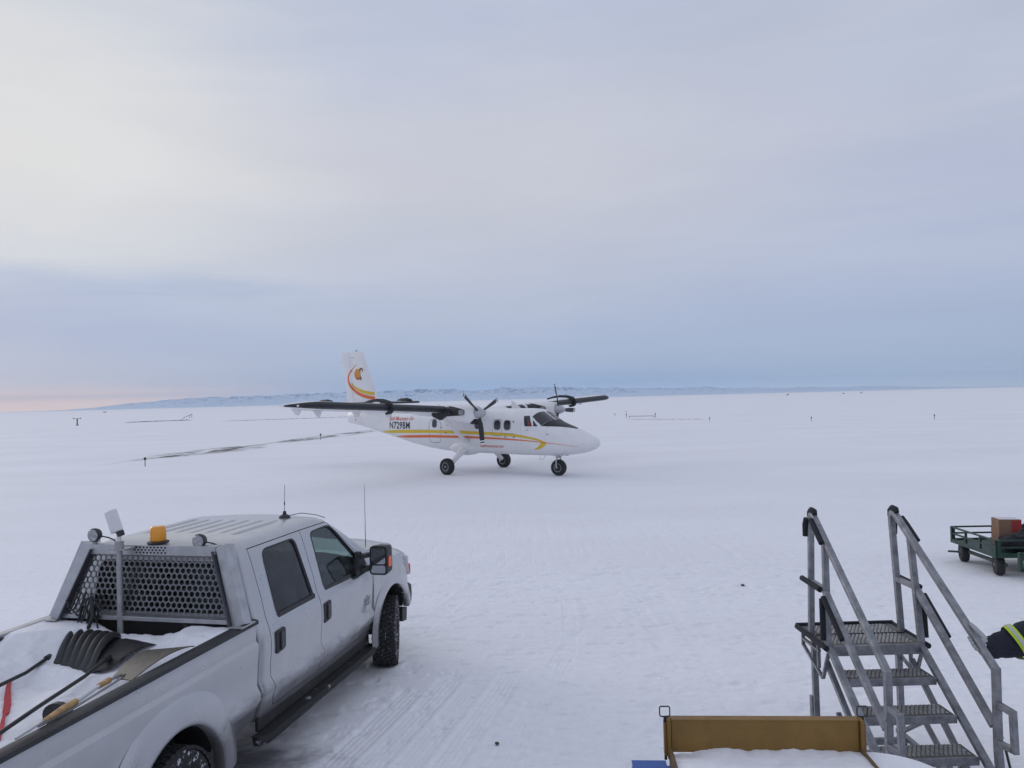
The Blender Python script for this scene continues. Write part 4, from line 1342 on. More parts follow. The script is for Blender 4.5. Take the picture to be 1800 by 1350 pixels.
    for y, x, z0, z1 in ((-0.98, 0.62, 0.58, 0.80), (-0.96, 0.80, 0.54, 0.83), (-0.80, 0.95, 0.50, 0.86), (-0.4, 1.02, 0.50, 0.86), (0.4, 1.02, 0.50, 0.86), (0.80, 0.95, 0.50, 0.86), (0.96, 0.80, 0.54, 0.83), (0.98, 0.62, 0.58, 0.80)):
        bm_.append([(x - 0.08, y * 0.96, z0), (x, y, z0 + 0.04), (x + 0.02, y, (z0 + z1) / 2), (x, y, z1 - 0.04), (x - 0.08, y * 0.96, z1)])
    MB().loft(bm_).build('front_bumper', M_grime, T, 40)
    MB().loft([[(0.62, y, 0.36), (0.86 - abs(y) * 0.1, y, 0.34), (0.88 - abs(y) * 0.1, y, 0.50), (0.62, y, 0.52)] for y in (-0.90, -0.5, 0.5, 0.90)]).build('air_dam', M_grime, T, 30)
    # ---- wheels
    def truck_wheel(x, y, steer):
        r_, w = 0.405, 0.265
        s = -1 if y < 0 else 1
        W = bpy.data.objects.new('wheel', None)
        sc.collection.objects.link(W)
        W.parent = T
        W.location = (x, y, r_ - 0.012)
        W.rotation_euler = (0, 0, steer)
        prof = [(0.235, -w * 0.42), (0.26, -w * 0.5), (0.34, -w * 0.52), (0.378, -w * 0.45), (0.392, -w * 0.38), (0.392, w * 0.38), (0.378, w * 0.45), (0.34, w * 0.52), (0.26, w * 0.5), (0.235, w * 0.42)]
        Msn = pmat('snowy_tyre_rubber', (0.018, 0.018, 0.02), 0.8, col2=(0.62, 0.64, 0.68), split=(0.56, 0.64), nscale=26)
        ty = MB().lathe(prof, (0, 0, 0), 'Y', 64).build('tyre', Msn, W, 40)
        tb = MB()
        rows = [(-0.108, 0.052, 0.18), (-0.055, 0.042, -0.3), (0.0, 0.040, 0.3), (0.055, 0.042, -0.3), (0.108, 0.052, 0.18)]
        NB = 44
        for ri, (yy, ww, sk) in enumerate(rows):
            for k in range(NB):
                a = 2 * PI * (k + 0.37 * ri) / NB
                rad = Vector((math.cos(a), 0, math.sin(a)))
                tan = Vector((-math.sin(a), 0, math.cos(a)))
                rot = Matrix((tan, Vector((0, 1, 0)), rad)).transposed() @ Matrix.Rotation(sk, 3, 'Z')
                tb.box(rad * 0.393 + Vector((0, yy, 0)), (0.040, ww, 0.022), rot)
        tb.build('tread', M_rubber, ty, 0)
        prof = [(0.0, -s * w * 0.05), (0.06, s * w * 0.34), (0.075, s * w * 0.30), (0.10, s * w * 0.22), (0.20, s * w * 0.20), (0.225, s * w * 0.36), (0.24, s * w * 0.42), (0.24, -w * s * 0.42), (0.0, -w * s * 0.42)]
        MB().lathe(prof, (0, 0, 0), 'Y', 40).build('rim', M_hub, W, 40)
        return W
    truck_wheel(FAX + 0.02, -0.87, R(17))
    truck_wheel(FAX + 0.02, 0.87, R(17))
    truck_wheel(RAX, -0.86, 0)
    truck_wheel(RAX, 0.86, 0)
    MB().tube([(FAX, -0.75, 0.39), (FAX, 0.75, 0.39)], 0.05, 10).build('front_axle', M_under, T, 40)
    ra = MB().tube([(RAX, -0.75, 0.39), (RAX, 0.75, 0.39)], 0.055, 10)
    ra.lathe([(0.05, -0.17), (0.19, -0.06), (0.19, 0.06), (0.05, 0.17)], (RAX, 0, 0.39), 'Y', 20)
    ra.build('rear_axle', M_under, T, 40)
    MB().box((-2.2, -0.45, 0.55), (5.8, 0.08, 0.18)).build('chassis_rail', M_under, T, 0)
    MB().box((-2.2, 0.45, 0.55), (5.8, 0.08, 0.18)).build('chassis_rail', M_under, T, 0)
    # mud flap & inner liner hints behind front wheel
    MB().tube([(-4.3, -0.62, 0.52), (-3.8, -0.66, 0.62), (-3.5, -0.66, 0.52)], 0.04, 8).build('leaf_spring', M_under, T, 40)
    MB().box((FAX + 0.30, -0.70, 0.62), (0.10, 0.30, 0.22)).build('inner_fender', M_under, T, 0, 0.02)
    MB().tube([(0.55, -0.78, 0.72), (0.56, -0.82, 0.55), (0.52, -0.86, 0.45)], 0.03, 8).build('bumper_bracket', M_under, T, 40)
    # running boards
    for s in (-1, 1):
        rb = MB()
        rb.loft([[(x, s * (0.90 - 0.0), z0), (x, s * (0.90 + w_), z0 - 0.0), (x, s * (0.90 + w_ + 0.02), z0 + 0.035), (x, s * (0.90 + w_), z0 + 0.07), (x, s * 0.88, z0 + 0.08)] for x, w_, z0 in ((-2.86, 0.04, 0.335), (-2.76, 0.085, 0.325), (-0.50, 0.085, 0.325), (-0.42, 0.06, 0.335))])
        rb.build('running_board', pmat('snowy_black_step', (0.018, 0.018, 0.02), 0.8, col2=(0.5, 0.51, 0.55), split=(0.60, 0.74), nscale=7), T, 30)
        MB().box((-1.62, s * 0.885, 0.49), (2.35, 0.03, 0.15)).build('rocker_panel', M_under, T, 0, 0.01)
    # door handles
    for s in (-1, 1):
        for x in (-1.645, -2.545):
            hp = MB().prism(rpoly([(x - 0.085, 1.015), (x + 0.075, 1.03), (x + 0.075, 1.215), (x - 0.085, 1.205)], 0.03), s * 0.968, s * 0.994).build('door_handle', M_grime, T, 30, 0.004)
            MB().box((x, s * 1.002, 1.115), (0.045, 0.018, 0.15)).build('handle_grip', pmat('worn_black_plastic', (0.05, 0.052, 0.056), 0.4, vary=0.3, vscale=20), hp, 0, 0.006)
        # fender badge: plain sweeping strokes
        bd = MB()
        for pts in ([(-0.79, 0.86), (-0.72, 0.93), (-0.66, 1.02)], [(-0.74, 1.0), (-0.70, 0.93), (-0.72, 0.86), (-0.66, 0.84)], [(-0.70, 0.95), (-0.62, 0.98), (-0.57, 1.0)], [(-0.69, 0.92), (-0.60, 0.92)], [(-0.64, 0.99), (-0.62, 0.90)], [(-0.60, 0.99), (-0.58, 0.91)]):
            bd.tube([(x, s * 0.984, z) for x, z in pts], 0.0038, 6)
        bd.build('door_badge', M_chrome, T, 30)
    # towing mirrors
    for s in (-1, 1):
        mh = MB().loft([[(x, s * (1.145 + dy), z_) for dy, z_ in rpoly([(-0.105, 1.26), (0.105, 1.26), (0.10, 1.575), (-0.10, 1.575)], 0.045)] for x in (-0.72, -0.66)] + [[(-0.56, s * (1.155 + dy * 0.85), 1.42 + (z_ - 1.42) * 0.93) for dy, z_ in rpoly([(-0.105, 1.26), (0.105, 1.26), (0.10, 1.575), (-0.10, 1.575)], 0.045)]]).build('towing_mirror', M_grime, T, 40)
        MB().prism(rpoly([(s * 1.062, 1.38), (s * 1.228, 1.38), (s * 1.224, 1.555), (s * 1.066, 1.555)], 0.03), -0.728, -0.722, 'X').build('mirror_glass', M_mirror, mh, 0)
        MB().prism(rpoly([(s * 1.062, 1.28), (s * 1.228, 1.28), (s * 1.228, 1.365), (s * 1.062, 1.365)], 0.025), -0.728, -0.722, 'X').build('mirror_glass', M_mirror, mh, 0)
        MB().box((-0.655, s * 1.250, 1.40), (0.08, 0.02, 0.11)).build('reflector', M_orangelens, mh, 0, 0.006)
        am = MB()
        am.bar((-0.72, s * 0.90, 1.45), (-0.64, s * 1.07, 1.48), 0.10, 0.045)
        am.bar((-0.70, s * 0.93, 1.30), (-0.64, s * 1.07, 1.34), 0.10, 0.05)
        am.prism([(-0.86, 1.275), (-0.60, 1.275), (-0.60, 1.36), (-0.74, 1.52), (-0.80, 1.52)], s * 0.90, s * 0.955)
        am.build('mirror_arm', M_grime, mh, 0, 0.006)
    # roof ribs
    for k in range(7):
        y = -0.45 + 0.15 * k
        MB().loft([[(x, y - w, z - 0.006), (x, y - w * 0.6, z + h), (x, y + w * 0.6, z + h), (x, y + w, z - 0.006)] for x, w, z, h in ((-2.42, 0.01, 1.998, 0.001), (-2.34, 0.035, 2.0, 0.009), (-1.70, 0.035, 2.0, 0.009), (-1.62, 0.01, 1.998, 0.001))]).build('roof_rib', M_truck, cabo, 30)
    # ---- pickup bed
    X0, X1 = -2.875, -5.48
    bt = [(0.56, 0.912), (0.66, 0.950), (0.74, 0.992), (0.78, 0.994), (0.85, 0.960), (1.02, 0.970), (1.16, 0.984), (1.185, 0.982), (1.215, 0.958), (1.31, 0.965), (1.35, 0.95), (1.365, 0.92)]
    half = [(y, z) for z, y in bt]
    def bring(x, e=0.0):
        h_ = [(max(0.0, y - e * 0.03), z) for y, z in half]
        return [(x, -y, z) for y, z in h_] + [(x, y, z) for y, z in reversed(h_)]
    xsb = [X0, X0 - 0.02] + list(np.arange(X0 - 0.2, X1 + 0.1, -0.2)) + [X1 + 0.02, X1]
    bme = MB().loft([bring(x, 1.0 if i in (0, len(xsb) - 1) else 0.0) for i, x in enumerate(xsb)]).mesh('bed')
    cuts = [MB().box(((X0 + X1) / 2, 0, 1.35), (X0 - X1 - 0.14, 1.78, 0.90), mi=1).mesh('c')]
    for s in (-1, 1):
        cuts.append(MB().lathe([(0.0, s * 0.62), (0.50, s * 0.62), (0.50, s * 1.2), (0.0, s * 1.2)], (RAX, 0, 0.44), 'Y', 48, mi=1).mesh('c'))
    bed = boolean(bme, cuts)
    mkobj('truck_bed', bed, [M_truck, M_under], T, 32)
    for s in (-1, 1):
        flare(RAX, 0.43, 0.50, [(0.0, 0.93), (0.0, 1.012), (0.010, 1.024), (0.04, 1.028), (0.10, 1.022), (0.16, 1.005), (0.20, 0.988), (0.235, 0.970)], R(-3), R(183), s)
        # bed rail caps
        MB().loft([[(x, s * 0.882, 1.355), (x, s * 0.882, 1.383), (x, s * 0.945, 1.388), (x, s * 0.972, 1.378), (x, s * 0.976, 1.350), (x, s * 0.955, 1.350)] for x in (X0, X1)]).build('bed_rail', M_grime if s < 0 else M_alu, T, 30)
        MB().box(((X0 + X1) / 2, s * 0.872, 1.335), (X0 - X1, 0.03, 0.05)).build('rail_lip', M_grime, T, 0, 0.005)
    # angled number-plate style mark on the bed side (dark outline)
    MB().bar((-5.12, -0.972, 1.13), (-5.02, -0.974, 1.19), 0.006, 0.006).build('decal_line', M_blue, T, 0)
    MB().bar((-5.02, -0.974, 1.19), (-5.03, -0.976, 1.0), 0.006, 0.006).build('decal_line', M_blue, T, 0)
    # tail lights and tailgate handle (rear, outside the picture)
    for s in (-1, 1):
        MB().box((X1 + 0.02, s * 0.90, 1.12), (0.08, 0.13, 0.40)).build('tail_light', M_red, T, 0, 0.02)
    MB().box((X1 - 0.05, 0, 0.62), (0.16, 1.86, 0.16)).build('rear_bumper', M_chrome, T, 0, 0.03)
    MB().box((X1 - 0.005, 0, 1.20), (0.03, 0.24, 0.08)).build('tailgate_handle', M_grime, T, 0, 0.01)
    # ---- snow in the bed
    nx, ny = 190, 130
    xs_ = np.linspace(X0 - 0.085, X1 + 0.09, nx)
    ys_ = np.linspace(-0.885, 0.885, ny)
    Xg, Yg = np.meshgrid(xs_, ys_, indexing='ij')
    Zg = 1.12 + 0.0 * Xg
    Zg += 0.015 + 0.155 * np.exp(-((Xg + 3.12) / 0.34) ** 2) * (0.5 + 0.5 * np.cos(Yg * 0.8))
    Zg += 0.22 * np.exp(-((Xg + 3.06) / 0.26) ** 2 - ((Yg - 0.66) / 0.28) ** 2)
    Zg += 0.24 * np.exp(-((Xg + 3.15) / 0.28) ** 2 - ((Yg + 0.74) / 0.26) ** 2)
    Zg += 0.19 * np.clip((Yg - 0.45) / 0.35, 0, 1) ** 1.2
    Zg += 0.10 * np.clip((-Yg - 0.62) / 0.18, 0, 1)
    Zg += 0.05 * np.exp(-((Xg + 3.95) / 0.3) ** 2 - ((Yg + 0.12) / 0.22) ** 2)
    Zg -= 0.07 * np.exp(-((Xg + 3.62) / 0.3) ** 2 - ((Yg - 0.1) / 0.35) ** 2)
    Zg += 0.075 * np.exp(-((Xg + 3.62) / 0.10) ** 2 - ((Yg - 0.24) / 0.30) ** 2) + 0.06 * np.exp(-((Xg + 3.80) / 0.16) ** 2 - ((Yg + 0.22) / 0.16) ** 2)
    Zg += 0.06 * fbm(Xg * 2.2, Yg * 2.2, 4, 31) + 0.05 * np.abs(fbm(Xg * 7, Yg * 7, 4, 37, 0.6)) + 0.03 * np.clip(fbm(Xg * 16, Yg * 16, 2, 47) - 0.1, 0, 1)
    Zg = np.minimum(Zg, 1.375 + 0.02 * fbm(Xg * 5, Yg * 5, 2, 3))
    edge = np.clip((X0 - 0.085 - Xg) / 0.12, 0, 1)
    Zg = 0.95 + (Zg - 0.95) * (0.35 + 0.65 * edge)
    vs = [(a, b_, c_) for a, b_, c_ in zip(Xg.ravel(), Yg.ravel(), Zg.ravel())]
    fs = [(i * ny + j, i * ny + j + 1, (i + 1) * ny + j + 1, (i + 1) * ny + j) for i in range(nx - 1) for j in range(ny - 1)]
    so = MB().add(vs, fs).build('bed_snow', M_snow2, None, 0)
    so.data.polygons.foreach_set('use_smooth', [True] * len(so.data.polygons))
    so.location = (TR[0], TR[1], 0)
    so.rotation_euler = (0, 0, TR[2])
    so['kind'] = 'stuff'
    tag(so, 'white snow filling the pickup bed', 'snow')
    bed_bvh = bvh_of(so.data)
    def bz(x, y):
        h, _, _, _ = bed_bvh.ray_cast(Vector((x, y, 3)), Vector((0, 0, -1)))
        return h.z if h is not None else 1.2
    # ---- headache rack (bolted to the bed rails)
    rc = -0.07
    K = thing('headache_rack', 'aluminium headache rack with honeycomb mesh behind the pickup cab', 'truck rack', (TR[0], TR[1], 0.0), TR[2])
    xb, xt = -3.06, -2.94
    for s in (-1, 1):
        MB().bar((xb, rc + s * 0.868, 1.385), (xt, rc + s * 0.645, 2.0), 0.115, 0.10, (1, 0, 0)).build('side_post', M_alu, K, 0, 0.006)
        MB().bar((xb - 0.055, rc + s * 0.800, 1.39), (xt - 0.055, rc + s * 0.578, 1.96), 0.010, 0.06, (1, 0, 0)).build('post_flange', pmat('dull_aluminium', (0.10, 0.10, 0.115), 0.5, metal=0.5, vary=0.2), K, 0)
        MB().box((xb + 0.0, rc + s * 0.868, 1.392), (0.20, 0.12, 0.012)).build('base_plate', M_alu, K, 0, 0.003)
    MB().box((xt - 0.01, rc, 1.96), (0.10, 1.19, 0.085)).build('top_beam', M_alu, K, 0, 0.006)
    MB().bar((xb - 0.01, rc - 0.80, 1.415), (xb - 0.01, rc + 0.80, 1.415), 0.05, 0.035).build('lower_rail', M_alu, K, 0, 0.004)
    # honeycomb sheet, slanted between the posts
    pitch, hole = 0.052, 0.0225
    mb = MB()
    z0m, z1m = 1.455, 1.925
    def halfw(z):
        return 0.80 - (z - 1.43) / 0.53 * 0.205
    rows_ = int((z1m - z0m) / (pitch * 0.866)) + 1
    for r_ in range(rows_):
        zc = z0m + (r_ + 0.5) * pitch * 0.866
        for c in range(-17, 18):
            yc = c * pitch + (pitch / 2 if r_ % 2 else 0)
            if abs(yc) > halfw(zc) + pitch * 0.3 or zc > z1m + 0.01:
                continue
            Ro = pitch / math.sqrt(3) * 1.001
            open_ = not (abs(yc) > halfw(zc) - pitch * 0.35)
            o_, i_ = [], []
            yc += rc
            for k in range(6):
                a = PI / 6 + k * PI / 3
                for dx in (0.0,):
                    o_.append((yc + Ro * math.cos(a), zc + Ro * math.sin(a)))
            for k in range(12):
                a = k * PI / 6 + PI / 6
                rr_ = hole * (1.0 if k % 2 == 0 else 0.94)
                i_.append((yc + rr_ * math.cos(a), zc + rr_ * math.sin(a)))
            def X_(z):
                return xb + (xt - xb) * (z - 1.42) / 0.59 - 0.0
            th = 0.008
            for off in (-th / 2, th / 2):
                pass
            vs = [(X_(z) - th / 2, y, z) for y, z in o_] + [(X_(z) - th / 2, y, z) for y, z in i_] + [(X_(z) + th / 2, y, z) for y, z in i_]
            fs = []
            if open_:
                for k in range(6):
                    a, b_ = k, (k + 1) % 6
                    i0, i1, i2 = 6 + 2 * k, 6 + (2 * k + 1) % 12, 6 + (2 * k + 2) % 12
                    fs += [(a, b_, i2, i1, i0)]
                for k in range(12):
                    fs.append((6 + k, 6 + (k + 1) % 12, 18 + (k + 1) % 12, 18 + k))
            else:
                fs = [(0, 1, 2, 3, 4, 5)]
            mb.add(vs, fs)
    mb.build('honeycomb_mesh', pmat('mesh_aluminium', (0.17, 0.175, 0.185), 0.45, metal=0.6, vary=0.12, vscale=8), K, 0, fix=False)
    # small perforations on the top beam
    hb = MB()
    for r_ in range(3):
        for c in range(9):
            hb.lathe([(0.0, -0.0035), (0.0085, -0.0035), (0.0085, 0.0), (0.0, 0.0)], (xt - 0.0605, -0.20 + c * 0.034 + (0.017 if r_ % 2 else 0), 1.985 - r_ * 0.022), 'X', 6)
    hb.build('beam_perforation', M_blackp, K, 0)
    # ---- work lights, beacon, camera-like lamp on the pole, cables
    def place(o):
        o.location = (TR[0], TR[1], 0)
        o.rotation_euler = (0, 0, TR[2])
        return o
    for y, z, lab in ((0.51, 2.075, 'small round work light at the left end of the rack beam'), (-0.50, 2.04, 'small round work light at the right end of the rack beam')):
        L = thing('work_light', lab, 'work light', (TR[0], TR[1], 0), TR[2], 'round work lights on the headache rack')
        MB().lathe([(0.0, -0.03), (0.05, -0.03), (0.058, -0.022), (0.058, 0.0), (0.048, 0.03), (0.02, 0.05), (0.0, 0.05)], (xt - 0.02, y, z), 'X', 24).build('housing', M_grime, L, 40)
        MB().lathe([(0.0, -0.035), (0.047, -0.034), (0.05, -0.03), (0.0, -0.03)], (xt - 0.02, y, z), 'X', 24).build('lens', pmat('led_lens', (0.32, 0.33, 0.36), 0.2, spec=0.8, vary=0.5, vscale=60), L, 30)
        br = MB().tube([(xt - 0.02, y - 0.05, z), (xt - 0.02, y - 0.045, z - 0.055), (xt - 0.02, y + 0.045, z - 0.055), (xt - 0.02, y + 0.05, z)], 0.006, 6)
        br.box((xt - 0.02, y, z - 0.065), (0.03, 0.03, 0.03))
        br.build('bracket', M_galv, L, 30)
        MB().tube([(xt, y - 0.02, z - 0.01), (xt + 0.03, y - 0.09, z - 0.03), (xt + 0.02, y - 0.16, z - 0.05), (xt + 0.01, y - 0.18, z - 0.08)], 0.006, 6).build('cable', M_grime, L, 40)
    B = thing('beacon_light', 'amber rotating beacon on the middle of the rack beam', 'beacon', (TR[0], TR[1], 0), TR[2])
    MB().lathe([(0.0, 2.008), (0.085, 2.008), (0.09, 2.02), (0.06, 2.032), (0.0, 2.032)], (xt + 0.02, -0.075, 0), 'Z', 28).build('base', M_grime, B, 40)
    MB().lathe([(0.0, 2.03), (0.062, 2.03), (0.066, 2.045), (0.064, 2.10), (0.058, 2.14), (0.048, 2.15), (0.0, 2.153)], (xt + 0.02, -0.075, 0), 'Z', 28).build('amber_dome', M_amber, B, 40)
    q = thing('lamp_pole', 'galvanised pole rising from the bed snow carrying a tilted white box lamp', 'pole', (TR[0], TR[1], 0), TR[2])
    xp, yp = -3.09, 0.165
    MB().tube([(xp, yp, 1.0), (xp, yp, 1.995)], 0.024, 16).build('pole', M_galv, q, 40)
    MB().tube([(xp, yp, 1.985), (xp, yp, 2.05)], 0.036, 16).build('collar', M_galv, q, 40)
    MB().box((xp + 0.05, yp, 1.985), (0.17, 0.17, 0.012)).build('clamp_plate', M_galv, q, 0)
    MB().tube([(xp, yp, 2.05), (xp, yp + 0.005, 2.11)], 0.018, 12).build('stub', M_lampw, q, 40)
    rot = Matrix.Rotation(R(-20), 3, 'X') @ Matrix.Rotation(R(-25), 3, 'Z')
    lm_ = MB().box((xp, yp + 0.050, 2.215), (0.075, 0.095, 0.19), rot).build('lamp_head', M_lampw, q, 0, 0.012)
    MB().box(Vector((xp, yp + 0.050, 2.215)) + rot @ Vector((0.010, 0.054, 0)), (0.05, 0.014, 0.165), rot).build('lamp_glass', M_lens, q, 0, 0.004)
    MB().box((xp, yp - 0.012, 2.115), (0.05, 0.05, 0.045), rot).build('knuckle', M_grime, q, 0, 0.006)
    # bundle of black cable hanging at the left foot of the rack
    cb = MB()
    for k in range(16):
        ph = k * 0.55
        cb.tube([(xb - 0.06 - 0.02 * math.sin(ph * 3 + t), 0.60 - 0.02 * k * abs(math.cos(ph)) - 0.10 * t + 0.06 * math.cos(ph), 1.60 - 0.02 * k - 0.16 * math.sin(PI * (0.15 + 0.75 * t) + ph * 0.35) * (0.6 + 0.04 * k)) for t in np.linspace(0, 1.25, 14)], 0.0065, 6)
    cb.tube([(xb - 0.08, 0.40, 1.60), (xb - 0.10, 0.37, 1.45), (xb - 0.12, 0.40, 1.34)], 0.016, 6)
    tag(place(cb.build('cable_bundle', M_grime, None, 40)), 'tangled black cable bundle hung on the left side of the rack mesh', 'cable')
    # ---- antennas
    A = thing('roof_antenna', 'short black magnetic whip antenna standing on the truck roof', 'antenna', (TR[0], TR[1], 0), TR[2])
    ax_, ay_ = -1.44, -0.43
    MB().lathe([(0.0, 1.995), (0.06, 1.995), (0.055, 2.01), (0.02, 2.03), (0.014, 2.06), (0.0, 2.065)], (ax_, ay_, 0), 'Z', 16).build('base', M_grime, A, 40)
    MB().tube([(ax_, ay_, 2.05), (ax_ + 0.005, ay_ - 0.005, 2.33)], [0.003, 0.0025], 6).build('whip', M_grime, A, 40)
    MB().tube([(ax_ + 0.001, ay_, 2.12), (ax_ + 0.002, ay_, 2.155)], 0.006, 8).build('coil', M_grime, A, 40)
    MB().tube([(ax_ + 0.03, ay_, 2.005), (ax_ + 0.25, ay_ - 0.06, 2.003), (ax_ + 0.38, ay_ - 0.16, 1.965), (ax_ + 0.42, ay_ - 0.24, 1.93)], 0.004, 6).build('cable', M_grime, A, 40)
    tag(place(MB().tube([(0.11, -0.64, 1.34), (0.10, -0.645, 1.75), (0.085, -0.65, 2.17)], [0.005, 0.0035, 0.002], 6).build('fender_antenna', M_grime, None, 40)), 'thin tall whip antenna rising from the right side of the hood', 'antenna')
    # ---- tools lying on the bed snow
    def shovel(name, lab, blade_mat, quad, ribs, hpts, hmat, bow=0.10, group=None, lift=0.0, hr=0.014):
        """quad: 4 corner points (tip-left, tip-right, heel-right, heel-left) of the scoop"""
        S = thing(name, lab, 'shovel', (TR[0], TR[1], 0), TR[2], group)
        a, b_, c_, d_ = [Vector(p) for p in quad]
        nu, nv_ = 60, 14
        top, bot = [], []
        for i in range(nu + 1):
            u = i / nu
            for j in range(nv_ + 1):
                v = j / nv_
                p = (a * (1 - u) + b_ * u) * (1 - v) + (d_ * (1 - u) + c_ * u) * v
                z = bow * math.sin(PI * min(1, v * 1.08)) ** 0.7 if v < 0.92 else bow * 0.25 * (1 - v) / 0.08
                if ribs:
                    z += 0.034 * abs(math.sin(PI * u * ribs)) * math.sin(PI * v) ** 0.5
                top.append(p + Vector((0, 0, z)))
                bot.append(p + Vector((0, 0, z - 0.007)))
        n = nv_ + 1
        off = len(top)
        fs = []
        for i in range(nu):
            for j in range(nv_):
                q0 = i * n + j
                fs.append((q0, q0 + 1, q0 + n + 1, q0 + n))
                fs.append((off + q0, off + q0 + n, off + q0 + n + 1, off + q0 + 1))
        for i in range(nu):
            for j in (0, nv_):
                q0 = i * n + j
                fs.append((q0, q0 + n, off + q0 + n, off + q0))
        for j in range(nv_):
            for i in (0, nu):
                q0 = i * n + j
                fs.append((q0, q0 + 1, off + q0 + 1, off + q0))
        MB().add(top + bot, fs).build('scoop', blade_mat, S, 50)
        MB().tube(hpts, hr, 10).build('handle', hmat, S, 40)
        MB().tube([hpts[0], Vector(hpts[0]).lerp(Vector(hpts[1]), 0.15)], hr * 1.7, 10).build('socket', blade_mat, S, 40)
        return S
    shovel('snow_shovel', 'black ribbed plastic snow shovel lying face down on the bed snow', M_shovel,
           [(-2.99, 0.63, 1.20), (-3.05, 0.13, 1.20), (-3.61, 0.01, 1.13), (-3.535, 0.43, 1.13)], 6, [(-3.45, 0.52, 1.20), (-3.80, 0.40, 1.20), (-4.158, 0.254, 1.25), (-4.75, 0.03, 1.28)], M_grime, 0.15)
    shovel('snow_shovel', 'flat dark snow shovel half buried beside the ribbed shovel', pmat('dark_grey_scoop', (0.02, 0.021, 0.023), 0.5, vary=0.3, bump=0.2, bscale=40),
           [(-3.10, 0.17, 1.27), (-3.27, -0.31, 1.275), (-3.56, -0.12, 1.18), (-3.60, 0.02, 1.16)], 0, [(-3.49, -0.06, 1.235), (-3.9, -0.20, 1.24), (-4.47, -0.36, 1.26), (-4.95, -0.53, 1.29)], M_grime, 0.045)
    shovel('snow_shovel', 'worn brown curved snow shovel leaning on the right bed rail', M_shovel2,
           [(-3.54, -0.46, 1.325), (-3.60, -0.885, 1.395), (-4.24, -0.865, 1.375), (-3.96, -0.48, 1.27)], 0, [(-4.05, -0.66, 1.325), (-4.3, -0.725, 1.34), (-4.7, -0.83, 1.37), (-5.0, -0.88, 1.395)], M_alu, 0.04, hr=0.008)
    W = thing('wooden_tool', 'wooden handled tool with steel rods lying along the right bed rail', 'tool', (TR[0], TR[1], 0), TR[2])
    wp = [Vector(p) for p in ((-4.065, -0.640, 1.335), (-4.23, -0.685, 1.36), (-4.37, -0.725, 1.375), (-4.66, -0.815, 1.395), (-4.98, -0.895, 1.418), (-5.11, -0.925, 1.42), (-5.21, -0.94, 1.42))]
    MB().tube([wp[0], wp[1]], [0.010, 0.012], 8).build('rod', M_alu, W, 40)
    MB().tube([wp[1], wp[2]], [0.020, 0.018], 10).build('wooden_grip', M_wood, W, 40)
    MB().tube([wp[2], wp[3]], [0.013, 0.016], 8).build('rod', pmat('frosted_rod', (0.62, 0.63, 0.66), 0.6), W, 40)
    MB().tube([wp[3], wp[3].lerp(wp[4], 0.4), wp[4]], [0.021, 0.022, 0.011], 10).build('wooden_grip', M_wood, W, 40)
    MB().tube([wp[4], wp[5], wp[6]], [0.007, 0.007, 0.006], 8).build('rod', M_alu, W, 40)
    gb = MB().loft([[(-4.50 + dx, -0.54 + w * math.cos(t), 1.235 + 0.085 * math.sin(t) * 0.9) for t in [2 * PI * k / 18 for k in range(18)]] for dx, w in ((-0.02, 0.10), (0.02, 0.10))])
    tag(place(gb.build('rubber_disc', M_grime, None, 40)), 'dark grey disc-shaped tool end sticking out of the bed snow', 'tool')
    st_ = MB().loft([[(x, y - w, z_), (x, y + w, z_), (x, y + w, z_ + 0.012), (x, y - w, z_ + 0.012)] for x, y, w in ((-3.86, 0.47, 0.008), (-3.95, 0.40, 0.02), (-4.10, 0.25, 0.028), (-4.25, 0.10, 0.030), (-4.36, 0.00, 0.026), (-4.40, -0.03, 0.010), (-4.52, -0.14, 0.016), (-4.70, -0.30, 0.010)) for z_ in [bz(x, y) + 0.006]])
    tag(place(st_.build('red_strap', M_red, None, 30)), 'red strap frozen into the snow of the pickup bed', 'strap')
    return T
make_truck()

